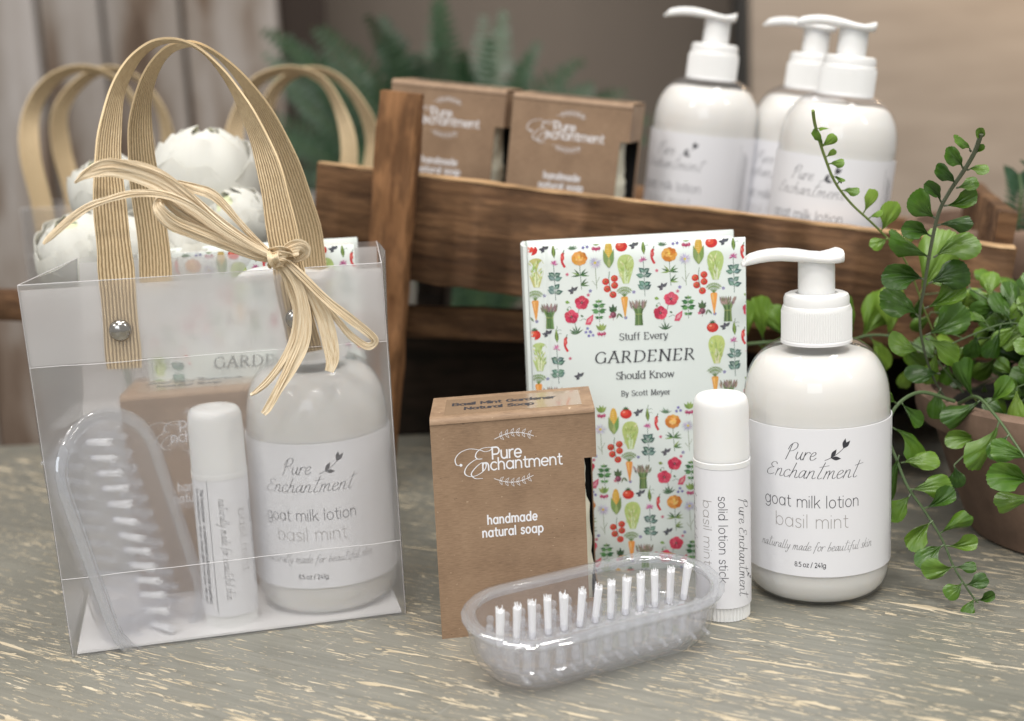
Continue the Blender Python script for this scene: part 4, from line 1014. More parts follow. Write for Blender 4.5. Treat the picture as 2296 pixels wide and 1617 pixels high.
# =================================================================== NAIL BRUSH
def stadium(a, b, z, n=12):
    s_ = a-b; pts = []
    for i in range(n+1): t = R_(-90+180*i/n); pts.append(Vector((s_+b*math.cos(t), b*math.sin(t), z)))
    for j in range(1, 8): pts.append(Vector((s_-2*s_*j/8, b, z)))
    for i in range(n+1): t = R_(90+180*i/n); pts.append(Vector((-s_+b*math.cos(t), b*math.sin(t), z)))
    for j in range(1, 8): pts.append(Vector((-s_+2*s_*j/8, -b, z)))
    return pts
def make_brush(label, loc, rot):
    t = thing("nail_brush", label, "nail brush", loc, rot, "clear plastic nail brushes")
    out = [(3.45, 1.5, 0), (3.75, 1.75, .04), (4.1, 2.05, .22), (4.42, 2.33, .62), (4.6, 2.5, 1.1), (4.70, 2.6, 1.7), (4.74, 2.64, 2.12), (4.74, 2.64, 2.2)]
    inn = [(4.55, 2.45, 2.2), (4.53, 2.43, 1.7), (4.42, 2.33, 1.15), (4.24, 2.16, .72), (3.98, 1.92, .36), (3.7, 1.66, .2), (3.4, 1.4, .16)]
    kx, ky, kz = 1.10, .86, 1.06
    mb = MB(); rows = [stadium(a*kx, b*ky, z*kz) for a, b, z in out+inn]
    mb.sheet(rows, closed=True); n = len(rows[0])
    mb.add(rows[0], [tuple(range(n))[::-1]]); mb.add(rows[-1], [tuple(range(n))])
    mb.build("tray", TRAY, t, ang=50)
    rim = MB(); rr = [stadium(a*kx, b*ky, z*kz) for a, b, z in ((4.72, 2.62, 2.02), (4.86, 2.80, 2.06), (4.92, 2.88, 2.22), (4.80, 2.74, 2.36), (4.56, 2.44, 2.38), (4.42, 2.28, 2.26), (4.48, 2.34, 2.06))]
    rim.sheet(rr+[rr[0]], closed=True); rim.build("rim", EDGE, t, ang=60)
    pl = MB(); pr_ = [stadium(4.3*kx, 2.2*ky, .95), stadium(4.36*kx, 2.26*ky, 1.0), stadium(4.30*kx, 2.2*ky, 1.06)]
    pl.sheet(pr_, closed=True); pl.add(pr_[0], [tuple(range(n))[::-1]]); pl.add(pr_[-1], [tuple(range(n))]); pl.build("bristle_plate", TRAY, t)
    ridge = MB(); rg = [stadium(4.0, .42, 1.06), stadium(3.98, .38, 1.28), stadium(3.9, .30, 1.32)]
    ridge.sheet(rg, closed=True); ridge.add(rg[-1], [tuple(range(n))]); ridge.build("ridge", MILKY, t)
    nub = MB().lathe([(.17, 0), (.14, .25), (.12, .48), (.15, .56), (.155, .64), (.11, .73), (0, .76)], 10)
    nub0 = nub.build("nub", MILKY, t); first = True
    def put(me_obj, x, y, z, flip=False, nm=None):
        nonlocal first
        if first and me_obj is nub0: o = me_obj; first = False
        else: o = me_obj.copy(); C.objects.link(o); o.parent = t
        o.location = (x*S, y*S, z*S); o.rotation_euler = (math.pi if flip else 0, 0, 0)
    for j, y in enumerate((-1.45, -.85, .85, 1.45)):
        for i in range(13):
            x = -4.08+i*.68+(.34 if j in (0, 3) else 0)
            if abs(x) > 4.1 and abs(y) > 1.2: continue
            put(nub0, x, y, 1.04)
    core = MB(); cr_ = [stadium(4.25, 1.72, .95), stadium(4.2, 1.66, .6), stadium(3.75, 1.25, .34), stadium(3.7, 1.2, .32)]
    core.sheet(cr_, closed=True); core.build("core", MILKY, t)
    for y, z, n_, sc_n in ((-1.55, .84, 13, .50), (-1.25, .50, 12, .42), (1.55, .84, 13, .50)):
        for i in range(n_):
            o = nub0.copy(); C.objects.link(o); o.parent = t
            o.location = ((-(n_-1)*.33+i*.66)*S, y*S, z*S); o.scale = (sc_n*1.15, sc_n*1.15, sc_n)
            o.rotation_euler = (R_(95 if y < 0 else -95), 0, 0)
    cb = MB().lathe([(.20, 0), (.19, .34), (.12, .34), (.12, 0)], 12, caps=False).build("collar", TRAY, t)
    rr_ = random.Random(11); tufts = []
    for v in range(4):
        mb = MB()
        mb.lathe([(.12, 0), (.13, .3), (.14, .9), (.15, 1.40), (.0, 1.42)], 10)
        for q in range(34):
            a = rr_.uniform(0, 6.28); r0 = .13*math.sqrt(rr_.random()); sp = rr_.uniform(1.1, 1.45)
            if q < 1: sp = 2.0
            L = rr_.uniform(1.42, 1.60)
            p0 = Vector((r0*math.cos(a), r0*math.sin(a), .1)); p1 = Vector((r0*math.cos(a)*sp, r0*math.sin(a)*sp, L))
            mb.tube([p0, (p0+p1)/2, p1], .015, 4)
        tufts.append(mb)
    objs = [m_.build("bristle_tuft", BRISTLE, t) for m_ in tufts]
    for i in range(13):
        x = -4.08+i*.68
        o = objs[i] if i < 4 else objs[i % 4].copy()
        if i >= 4: C.objects.link(o); o.parent = t
        o.location = (x*S, 0, 1.36*S); o.rotation_euler = (rr_.uniform(-.05, .05), rr_.uniform(-.05, .05), rr_.uniform(0, 6))
        c = cb if i == 0 else cb.copy()
        if i: C.objects.link(c); c.parent = t
        c.location = (x*S, 0, 1.28*S)
    return t
ctr = Vector((2.62, 48.95, 0)); ang = R_(27.5)
br1 = make_brush("clear plastic nail brush lying flat on the table in front of the kraft box", (ctr.x, ctr.y, .17), Matrix.Rotation(ang, 3, 'Z') @ Matrix.Rotation(R_(7.5), 3, 'X'))
Lx = Vector((.205, .05, -.977)).normalized(); Nz = Vector((math.sin(R_(50)), -math.cos(R_(50)), .12)); Nz = (Nz-Lx*Nz.dot(Lx)).normalized(); Wy = Nz.cross(Lx)
bc = at(262, 1197, 53.6)-Nz*1.1
dup(br1, "clear plastic nail brush leaning upright inside the frosted gift bag at its left", bc, Matrix((Lx, Wy, Nz)).transposed())

# =================================================================== THINGS IN THE BAG
dup(sb, "kraft soap box standing inside the frosted gift bag behind the clear brush", (-16.9, 57.2, .2), R_(11), GS)
dup(book, "printed hardback book inside the frosted gift bag, only its top showing above the rim", (-16.1, 59.9, .2), R_(2), GK)

# =================================================================== FROSTED GIFT BAG
def strap(path, width, phi_max=72, name="handle", parent=None, n=5, sgn=1, apex=.5):
    P = catmull(path, n); N = len(P); grid = []
    # cumulative length -> parameter
    acc = [0]
    for i in range(1, N): acc.append(acc[-1]+(P[i]-P[i-1]).length)
    dep = Vector((0, 1, 0)); K = 2*10
    for i, p in enumerate(P):
        t = acc[i]/acc[-1]; d = (P[min(i+1, N-1)]-P[max(i-1, 0)]).normalized()
        nn = d.cross(dep).normalized(); x = (t-apex)/.34
        ph = R_(phi_max)*math.exp(-x*x*1.4)
        wv = nn*math.cos(ph)+dep*math.sin(ph)*sgn; nv = wv.cross(d).normalized()
        wd = width*(1+.03*math.sin(i*.7))
        grid.append([p+wv*wd*(k/K-.5)+nv*(.013*(1 if k % 2 else -1)) for k in range(K+1)])
    mb = MB().solid(grid, .07)
    # long axis in V
    return mb.build(name, STRAP, parent, world=True, ang=75)
CREASE = simple("crease_line", (.66, .65, .66), .4)
def bag_panels(t, fl, fr, br, bl, tfl, tfr, tbr, tbl, zc1, zc2, liner=True):
    V = Vector
    def pan(a, b, c, d, name, mid=0.0, nz=14, nx=10, th=.045, z0=0.0, z1=1.0, off=0.0, bulge=.0):
        """a,b bottom corners, c,d top corners above them"""
        a, b, c, d = V(a), V(b), V(c), V(d); nrm = (b-a).cross(V((0, 0, 1))).normalized()
        g = []
        for i in range(nz+1):
            s_ = z0+(z1-z0)*i/nz; l, r = a.lerp(c, s_), b.lerp(d, s_); row = []
            for j in range(nx+1):
                u = j/nx; p = l.lerp(r, u)+nrm*(off-mid*(1-abs(2*u-1))*s_+bulge*math.sin(math.pi*u)*math.sin(math.pi*min(1, s_)))
                p += nrm*.05*noise.noise((u*2.2, s_*2.5, mid*3+off)); row.append(p)
            g.append(row)
        MB().solid(g, -th, m2=1).build(name, [FROSTHEM if 'hem' in name else FROST, FILM], t, ang=80)
    pan(fl, fr, tfl, tfr, "front_sheet", bulge=.10); pan(br, bl, tbr, tbl, "back_sheet", bulge=.10)
    pan(fr, br, tfr, tbr, "side_sheet", mid=-.25); pan(bl, fl, tbl, tfl, "side_sheet", mid=.30)
    H = tfl[2]
    if liner: pan(fl, fr, tfl, tfr, "front_hem", z0=zc1/H, z1=.985, off=-.30, nz=4)
    if liner: pan(br, bl, tbr, tbl, "back_hem", z0=zc1/H, z1=.985, off=-.16, nz=4)
    MB().box(.15, fr[0]-.15, .15, bl[1]-.15, .06, .16).build("bottom_card", simple("white_base_card", (.80, .79, .79), .5), t)
    def L(p, q, s_): return V(p).lerp(V(q), s_)
    for zc in (zc1, zc2):
        s_ = zc/H; a, b = L(fl, tfl, s_), L(fr, tfr, s_)
        pts = [a.lerp(b, i/12)+V((0, -.065-.10*math.sin(math.pi*i/12)*math.sin(math.pi*s_), .05*noise.noise((i*.6, zc, 3)))) for i in range(13)]
        MB().tube(pts, .012, 5).build("crease", CREASE, t)
    for a, b in ((fl, tfl), (fr, tfr)):
        MB().tube([V(a)+V((0, -.03, 0)), L(a, b, .5)+V((0, -.03, 0)), V(b)+V((0, -.03, 0))], .010, 5).build("fold_edge", CREASE, t)
    MB().tube([V(tfl), (V(tfl)+V(tfr))/2, V(tfr)], .014, 5).build("rim_edge", CREASE, t)
    MB().tube([V(tfr), V(tbr)], .018, 5).build("rim_edge", CREASE, t); MB().tube([V(tbl), V(tfl)], .018, 5).build("rim_edge", CREASE, t)
BL0 = Vector((-18.05, 51.2, 0)); BY = R_(12.7)
bag = thing("gift_bag", "frosted see-through gift bag with paper straps and a raffia bow at the front left", "gift bag", BL0, BY, "frosted gift bags")
bag_panels(bag, (0, 0, .03), (13.42, 0, .03), (13.7, 8.9, .03), (.1, 8.9, .03), (-.45, -.02, 15.05), (13.35, 0, 14.9), (14.1, 7.0, 15.0), (1.25, 7.5, 15.15), 11.85, 3.3)
def onfront(u, v, off=.30):
    D = 52
    for _ in range(6):
        p = at(u, v, D); D = 51.2+(p.x+18.05)*math.tan(BY)+off
    return at(u, v, D)
hf = [(279, 826, .16), (272, 741, .16), (262, 623, .16), (256, 560, .2), (246, 460, .35), (241, 360, .6), (246, 280, .9), (262, 200, 1.3), (296, 135, 1.7), (340, 98, 2.0), (384, 88, 2.2), (424, 96, 2.1), (460, 118, 1.9), (500, 160, 1.6), (532, 207, 1.3), (560, 260, 1.0), (588, 325, .8), (610, 400, .5), (626, 480, .35), (640, 560, .25), (652, 631, .16), (668, 711, .16), (686, 790, .16)]
strap([onfront(u, v, o_) for u, v, o_ in hf], 1.34, 86, "front_handle", bag, sgn=-1, apex=.47)
hb = [(350, 640), (346, 560), (330, 440), (318, 360), (313, 280), (321, 208), (342, 152), (372, 114), (404, 99), (440, 97), (480, 116), (520, 150), (560, 197), (592, 250), (624, 318), (650, 390), (674, 465), (692, 540), (704, 640)]
dd = [58.6, 58.6, 58.4, 58, 57.6, 57, 56.6, 56.2, 56, 56, 56.2, 56.6, 57, 57.6, 58.2, 58.8, 59.4, 59.9, 60.1]
strap([at(u, v, d) for (u, v), d in zip(hb, dd)], 1.34, 84, "back_handle", bag, sgn=-1, apex=.45)
for (u, v) in ((270, 741), (664, 714)):
    p = onfront(u, v, -.05); q = MW[bag.name].inverted() @ (p*S)
    M = Matrix.Translation(q/S) @ Matrix.Rotation(R_(90), 4, 'X')
    MB().lathe([(.40, -.05), (.43, .0), (.42, .06), (.34, .15), (.2, .21), (0, .23)], 28, M=M).build("rivet", METAL, bag)

# raffia bow tied round the right leg of the front strap
bow = thing("raffia_bow", "natural raffia bow knotted round the right strap of the frosted gift bag", "bow", onfront(632, 580, -.7))
def rib(pts, w0, name="strand", n=5, thick=.02, fold=.05, offs=-.75, seed=0, doff=None):
    if name == "strand":
        rib_(pts, .62, name, n, thick, fold, offs, seed, doff, .24); rib_(pts, .55, name, n, thick, fold*1.4, offs, seed+50, doff, -.27)
        if seed % 2: rib_(pts, .16, name, n, .02, 0, offs-.05, seed+80, doff, .62)
    else: rib_(pts, w0, name, n, thick, fold, offs, seed, doff, 0)
def rib_(pts, w0, name, n, thick, fold, offs, seed, doff, side):
    P3 = []
    for i, p in enumerate(pts):
        o_ = offs if doff is None else doff[i]; P3.append(onfront(p[0], p[1], o_))
    W = [p[2] for p in pts]; P = catmull(P3, n); N = len(P); grid = []; K = 8
    for i, p in enumerate(P):
        t = i/(N-1)*(len(W)-1); k = min(int(t), len(W)-2); wd = (W[k]*(1-(t-k))+W[k+1]*(t-k))/56.5*w0*1.3
        d = (P[min(i+1, N-1)]-P[max(i-1, 0)]).normalized(); nn = d.cross(Vector((0, 1, 0)))
        nn = nn.normalized() if nn.length > .05 else Vector((1, 0, 0))
        tw = .55*noise.noise((i*.05+seed, seed, 2)); wv = (nn*math.cos(tw)+Vector((0, 1, 0))*math.sin(tw)).normalized(); nv = wv.cross(d).normalized()
        p = p+wv*wd/w0*side*(.75+.9*noise.noise((i*.07+seed, 3, seed)))*math.sin(math.pi*min(1, .25+.75*i/(N-1)))+Vector((0, -.02*(seed > 40), 0))
        grid.append([p+wv*wd*(k_/K-.5)+nv*(fold*wd*math.cos((k_/K-.5)*math.pi*1.2)+.055*noise.noise((k_*1.1+seed, i*.10, 4))) for k_ in range(K+1)])
    MB().solid(grid, thick).build(name, RAFFIA, bow, world=True, ang=70)
rib([(168, 411, 3), (190, 392, 16), (222, 380, 26), (262, 378, 30), (312, 388, 34), (362, 410, 36), (420, 450, 34), (480, 498, 32), (540, 537, 26), (592, 565, 20), (622, 582, 16)], 1.0, seed=1, offs=-.95)
rib([(97, 547, 5), (112, 532, 12), (150, 498, 14), (196, 466, 12), (250, 446, 10), (310, 434, 12), (372, 438, 14), (430, 462, 16), (500, 515, 16), (570, 558, 14), (622, 580, 10)], 1.0, seed=2, offs=-1.25)
rib([(622, 582, 14), (570, 574, 18), (500, 546, 22), (440, 520, 24), (390, 498, 22), (360, 470, 18), (354, 452, 13), (368, 447, 12), (392, 468, 18), (440, 500, 20), (510, 535, 20), (570, 560, 16), (622, 578, 12)], 1.0, seed=3, offs=-.7, doff=[-.7, -.8, -.95, -1.1, -1.25, -1.3, -1.1, -.8, -.65, -.6, -.6, -.65, -.7])
rib([(398, 408, 8), (432, 420, 16), (472, 432, 17), (502, 460, 15), (528, 492, 14), (570, 535, 14), (620, 578, 10)], 1.0, seed=4, offs=-.55)
rib([(452, 470, 14), (490, 515, 18), (520, 545, 16), (572, 562, 14), (620, 580, 10)], 1.0, seed=14, offs=-.5)
rib([(628, 576, 12), (648, 562, 22), (672, 555, 26), (682, 566, 24), (664, 580, 20), (636, 590, 14)], 1.0, seed=5, offs=-.9, doff=[-.8, -.95, -1.0, -.8, -.6, -.6])
rib([(628, 588, 14), (652, 618, 18), (672, 656, 22), (684, 711, 22), (677, 770, 22), (650, 828, 22), (622, 876, 20), (600, 915, 22), (590, 928, 16)], 1.0, seed=6, offs=-.9)
rib([(626, 590, 12), (650, 640, 14), (668, 700, 14), (660, 757, 16), (634, 808, 16), (602, 852, 16), (576, 876, 12), (562, 886, 5)], 1.0, seed=7, offs=-.7)
rib([(636, 586, 14), (664, 610, 18), (696, 655, 22), (726, 711, 28), (741, 770, 31), (745, 806, 32), (738, 833, 26)], 1.0, seed=8, offs=-.85)
rib([(640, 584, 12), (680, 619, 15), (732, 671, 15), (780, 711, 16), (822, 745, 16), (840, 765, 14), (822, 776, 14), (786, 752, 14), (752, 711, 14), (716, 663, 13), (660, 606, 12)], 1.0, seed=9, offs=-1.0, doff=[-.9, -1.1, -1.2, -1.3, -1.3, -1.2, -1.05, -.95, -.9, -.9, -.8])
rib([(650, 600, 8), (690, 660, 9), (714, 719, 10), (724, 765, 6)], 1.0, seed=10, offs=-.65)
for k, (u0, v0, u1, v1, w_) in enumerate(((606, 566, 650, 566, 15), (604, 580, 654, 578, 16), (608, 594, 648, 592, 14))):
    cu, cv = (u0+u1)/2, (v0+v1)/2
    rib([(u0+6, v0+2, w_), (u0, v0, w_), (u0+12, v0-4, w_), (cu, cv-5, w_), (u1-8, v1-2, w_), (u1, v1+2, w_)], 1.0, name="knot_wrap", seed=20+k, doff=[-.5, -.9, -1.3, -1.42, -1.2, -.6], fold=.25)
rib([(618, 556, 14), (612, 570, 20), (616, 588, 20), (630, 602, 14)], 1.0, name="knot_wrap", seed=31, doff=[-.7, -1.5, -1.55, -.9], fold=.3)

# =================================================================== GIFT BAGS BEHIND
def back_bag(label, x, y, rz, seed, shift=0.0, low=0.0):
    t = thing("gift_bag", label, "gift bag", (x, y, 0), rz, "frosted gift bags")
    bag_panels(t, (0, 0, .03), (13.4, 0, .03), (13.5, 8, .03), (.1, 8, .03), (-.1, 0, 15), (13.4, 0, 15), (13.1, 7, 15), (.5, 7, 15), 11.9, 3.3, liner=False)
    B = MW[t.name]; W_ = lambda a, b, c: (B @ (Vector((a, b, c))*S))/S
    rr = random.Random(seed)
    for nm, yy, dx in (("front_handle", .15, 0), ("back_handle", 6.9, .5)):
        pts = [(3.6, 10.8), (3.5, 15), (3.0, 18.5), (3.3, 21.2), (4.8, 23.2), (6.8, 23.9), (8.7, 23.1), (10, 21), (10.4, 18.4), (10.0, 15), (9.9, 10.8)]
        strap([W_(a+dx+shift+rr.uniform(-.15, .15), yy+(.6 if c > 20 else 0)*(1 if yy < 3 else -1), c-low*max(0, c-15)/9) for a, c in pts], 1.34, 70, nm, t, sgn=-1)
    return t
pA = at(60, 560, 90); pB = at(428, 400, 89)
back_bag("blurred frosted gift bag with paper straps behind the white peonies at far left", pA.x, pA.y, R_(4), 4, -2.1)
back_bag("blurred frosted gift bag with paper straps behind the crate's wooden post", pB.x, pB.y, R_(-3), 9, 0, .7)

# =================================================================== PEONIES
def petal_mesh(R0, azw, tip, ruffle, curl, seed, mat):
    """a petal wrapped round a sphere of radius R0: half-width azw deg, tip at `tip` deg from the top"""
    g = []; nv, nu = 12, 12
    for i in range(nv+1):
        v = i/nv; th = R_(172-(172-tip)*v); row = []
        wd = R_(azw)*(.35+.65*math.sin(math.pi*min(.5, v*.75)))*(1 if v < .6 else 1-.38*((v-.6)/.4)**4)
        for j in range(nu+1):
            u = j/nu*2-1; az = u*wd/max(.38, math.sin(th))*(.75+.25*math.sin(th))
            az = max(-1.9, min(1.9, az)); th2 = th+(R_(5)*abs(u)**3+R_(4)*math.sin(u*5+seed))*v**4
            r = R0*(1+curl*max(0, v-.78)**1.5*4-.05*u*u)+ruffle*v*v*noise.noise((u*2+seed, v*1.6, seed*1.7))+.04*noise.noise((u*9, v*1.5, seed))
            row.append(Vector((r*math.sin(th2)*math.sin(az), -r*math.sin(th2)*math.cos(az), r*(math.cos(th2)*1.08+1.0))))
        g.append(row)
    return MB().solid(g, .035).build("petal", mat, None, ang=75)
PM = [petal_mesh(2.74, 50, 66, .20, .08, 1, PETAL), petal_mesh(2.72, 54, 50, .20, .06, 2, PETAL), petal_mesh(2.68, 56, 36, .18, .04, 3, PETAL), petal_mesh(2.60, 54, 24, .18, .02, 4, PETAL),
      petal_mesh(2.50, 52, 14, .16, .01, 5, PETAL), petal_mesh(2.38, 50, 8, .16, 0, 6, PETAL), petal_mesh(2.22, 48, 5, .16, 0, 7, PETAL), petal_mesh(2.0, 50, 6, .3, 0, 8, PETALG), petal_mesh(1.7, 55, 6, .3, 0, 9, PETALG)]
used = set()
def peony(label, c, rad, tilt, opn, seed):
    """c = middle of the bloom"""
    k = rad/2.9; rr = random.Random(seed)
    foot = Vector((c.x*.98, c.y+1.0, 0))
    t = thing("peony", label, "flower", foot, None, "white artificial peonies")
    base = c-Vector((0, 0, 2.8*k))-foot
    st = catmull([Vector((0, 0, 0)), Vector((.3, -.2, base.z*.5)), base], 6); MB().tube(st, .16, 8).build("stem", STEM, t)
    MB().lathe([(0, -.25), (.45, -.1), (.62, .2), (.5, .5), (0, .55)], 16, M=Matrix.Translation(base) @ Matrix.Scale(k, 4)).build("calyx", STEM, t)
    ax0 = Matrix.Rotation(tilt[0], 4, 'X') @ Matrix.Rotation(tilt[1], 4, 'Y')
    MB().lathe([(0, .3)]+[(2.3*math.sin(R_(a_)), 2.75-2.5*math.cos(R_(a_))) for a_ in range(20, 170, 15)]+[(0, 5.25)], 20, M=Matrix.Translation(base) @ ax0 @ Matrix.Scale(k, 4)).build('heart', PETALG, t)
    ax = Matrix.Rotation(tilt[0], 4, 'X') @ Matrix.Rotation(tilt[1], 4, 'Y')
    def petal(mi, az, lean, sc_, dz=0):
        src = PM[mi]
        if mi not in used: o = src; used.add(mi)
        else: o = src.copy(); C.objects.link(o)
        o.parent = t
        o.matrix_local = Matrix.Translation(base*S) @ ax @ Matrix.Rotation(az, 4, 'Z') @ Matrix.Rotation(lean, 4, 'X') @ Matrix.Translation(Vector((0, 0, dz*k))*S) @ Matrix.Scale(sc_*k, 4)
    lays = [(0, 4, 1), (1, 5, 1), (2, 5, 0), (3, 5, 0), (4, 4, 0), (5, 4, 0), (6, 4, 0), (7, 4, 0), (8, 3, 0)]
    for li, (mi, cnt, ln_) in enumerate(lays):
        for i in range(cnt):
            petal(mi, i*2*math.pi/cnt+li*.8+rr.uniform(-.25, .25), R_(ln_+opn*(1 if li < 3 else .3)*(.6 if i % 2 else 1)+rr.uniform(-2, 2)), rr.uniform(.965, 1.035), .03*li+(.35 if mi > 6 else 0))
peony("largest white peony bloom, seen through the handles of the front gift bag", at(445, 405, 69), 2.85, (R_(4), R_(8)), 0, 1)
peony("small white peony opening beside the right strap of the front gift bag", at(552, 478, 67.5), 1.6, (R_(34), R_(-14)), 10, 2)
peony("white peony low at far left, beneath the loose raffia end", at(222, 555, 67), 2.2, (R_(26), R_(-14)), 7, 3)
peony("white peony between the two left straps, left of the largest bloom", at(268, 430, 71), 2.1, (R_(12), R_(-10)), 3, 4)
peony("white peony low in the middle, just above the book in the bag", at(430, 540, 64.8), 1.9, (R_(30), R_(4)), 6, 5)
peony("white peony low behind the left strap of the front gift bag", at(305, 550, 66), 1.8, (R_(22), R_(-8)), 6, 6)

# =================================================================== POTTED FERNS
def pot(t, cx, cy, z0, r0, r1, h, seed):
    M = Matrix.Translation((cx, cy, z0))
    pr_ = [(r0*.9, 0), (r0, .12), (r0+(r1-r0)*.45, h*.42), (r0+(r1-r0)*.78, h*.78), (r1+.15, h*.80), (r1+.30, h*.86), (r1+.30, h*.98), (r1+.15, h), (r1-.35, h), (r1-.5, h*.9), (r0*.9, h*.75)]
    MB().lathe(pr_, 72, M=M, rfun=lambda a, j: 1+.006*noise.noise((math.cos(a)*2, math.sin(a)*2, j*.5+seed)), caps=False).build("pot", TERRA, t)
    MB().lathe([(0, h*.84), (r1*.5, h*.86), (r1-.42, h*.84)], 40, M=M, caps=False).build("soil", SOIL, t)
def fan_leaf(name, seed, mat, sp=78, lobes=11, cup=.22):
    """fan-shaped fern leaf, base at the origin, pointing along +x, unit length"""
    rr = random.Random(seed); g = []; nr, na = 7, 30
    skew = rr.uniform(-.22, .22); rr_c = rr.uniform(-.9, 1.3); rr_b = rr.uniform(.3, 1.8)
    for i in range(nr+1):
        s_ = i/nr; row = []
        for j in range(na+1):
            u = j/na*2-1; a = R_(u*sp*.5*(.55+.45*s_))+skew*s_
            edge = 1+.016*math.cos(u*math.pi*lobes)+.05*noise.noise((u*2.5, seed, 1)); rl = s_*(edge if i >= nr-1 else 1)*(1-.10*u*u-.34*abs(u)**4)*(1+skew*.5*u)
            rl = .06+rl*.94
            row.append(Vector((rl*math.cos(a), rl*math.sin(a)*(.92), cup*rr_c*(u*u*s_)-.22*rr_b*s_*s_+.05*noise.noise((s_*3, u*3, seed)))))
        g.append(row)
    o = MB().solid(g, .012).build(name, mat, None, ang=80)
    return o
LM = {'g': [fan_leaf("leaf", s_, LEAF, sp) for s_, sp in ((1, 72), (2, 58), (3, 82), (4, 52), (5, 66), (6, 76))], 'y': [fan_leaf("leaf", s_+10, LEAFY, sp) for s_, sp in ((1, 66), (2, 52), (3, 76))]}
leaf_used = set()
def add_leaf(parent, base, tipdir, size, col, seed, facing=None):
    rr = random.Random(seed); src = rr.choice(LM[col])
    if src.name not in leaf_used: o = src; leaf_used.add(src.name)
    else: o = src.copy(); C.objects.link(o)
    x = Vector(tipdir).normalized(); f = Vector(facing) if facing else Vector((rr.uniform(-.75, .75), -1, rr.uniform(-.1, 1.2)))
    z = (f-x*f.dot(x)).normalized(); y = z.cross(x)
    M = Matrix.Translation(Vector(base)*S) @ Matrix((x, y, z)).transposed().to_4x4() @ Matrix.Scale(size, 4)
    o.parent = parent; o.matrix_world = M; 
    o.matrix_local = MW[parent.parent.name].inverted() @ M if parent.parent else M
def frond(t, pts, rad, leaves, col='g', stem=STEM, name="frond", seed=0):
    """pts world cm; leaves = list of (base, centre-of-leaf) world cm"""
    P = catmull(pts, 6); n = len(P)
    fr = MB().tube(P, [rad*(1-.6*i/n) for i in range(n)], 7).build(name, stem, t, world=True)
    pet = MB()
    for i, (b, c_, cc) in enumerate(leaves):
        b = Vector(b); c_ = Vector(c_); d = c_-b
        add_leaf(fr, b+d*.12, d, d.length*1.68, cc, seed*100+i); pet.tube([b, b+d*.2], rad*.45, 5)
    if pet.v: pet.build("leaf_stalks", stem, t, world=True)['kind'] = 'stuff'
    return fr
fern = thing("potted_fern", "green fern with fan-shaped leaves spilling from a terracotta pot at the right", "potted plant", (27.0, 61.0, 0), None)
pot(fern, 0, 0, 0, 5.6, 7.9, 6.9, 1)
def UV3(lst, D0, D1):
    n = len(lst); return [at(p[0], p[1], D0+(D1-D0)*i/(n-1)) for i, p in enumerate(lst)]
def near_on(P, q):      # closest point of a stem to q, in the picture's x-z plane
    return min(P, key=lambda p: (p.x-q.x)**2+(p.z-q.z)**2)
# upright frond
A_ = UV3([(2200, 300), (2185, 342), (2160, 385), (2128, 432), (2104, 480), (2086, 560), (2073, 640), (2062, 712), (2072, 785), (2100, 862), (2150, 930), (2210, 985)], 53.5, 60)
PA = catmull(A_, 6)
def lv(P, items, cc='g', rd=None):
    out = []
    for it in items:
        bu, bv, cu, cv = it[:4]; c = it[4] if len(it) > 4 else cc
        q = at(bu, bv, 56); b = near_on(P, q); D = b.y
        b2 = at(bu, bv, D); out.append((b2, at(cu, cv, D-.25), c))
    return out
LA = lv(PA, [(2196, 318, 2200, 300), (2177, 340, 2165, 318), (2188, 342, 2199, 337), (2160, 378, 2146, 352), (2168, 382, 2193, 374), (2142, 415, 2128, 390), (2144, 422, 2171, 416), (2112, 455, 2094, 426), (2116, 462, 2160, 455), (2097, 490, 2068, 466), (2101, 506, 2143, 494),
    (2088, 530, 2054, 512), (2086, 580, 2042, 550), (2093, 578, 2142, 546), (2076, 628, 2024, 612), (2082, 636, 2130, 614), (2060, 710, 2022, 676), (2072, 692, 2128, 671), (2076, 752, 2132, 727), (2062, 790, 2028, 776), (2074, 758, 2120, 782), (2108, 838, 2072, 838), (2110, 870, 2098, 905)])
frond(fern, A_, .10, LA, stem=STEMD, seed=1)
# arching young frond with small leaves
B_ = UV3([(1823, 248), (1826, 272), (1833, 300), (1848, 348), (1872, 408), (1908, 456), (1955, 500), (2006, 552), (2040, 605), (2075, 700), (2120, 800), (2190, 900)], 57, 60.5)
PB = catmull(B_, 6)
LB = lv(PB, [(1830, 290, 1842, 284, 'y'), (1842, 330, 1857, 318, 'y'), (1845, 326, 1838, 308, 'y'), (1858, 368, 1874, 364, 'y'), (1868, 396, 1882, 398, 'y'), (1852, 352, 1862, 346, 'y'), (1886, 428, 1906, 424, 'y'), (1878, 412, 1884, 404, 'y'), (1936, 478, 1950, 452, 'y'), (1975, 520, 1992, 486, 'y'), (1948, 490, 1962, 480, 'y'), (1990, 535, 1974, 545, 'y'), (2010, 560, 2030, 545, 'y'), (2062, 660, 2098, 585, 'y')])
frond(fern, B_, .075, LB, 'y', stem=simple("young_stem", (.16, .22, .05), .5), seed=2)
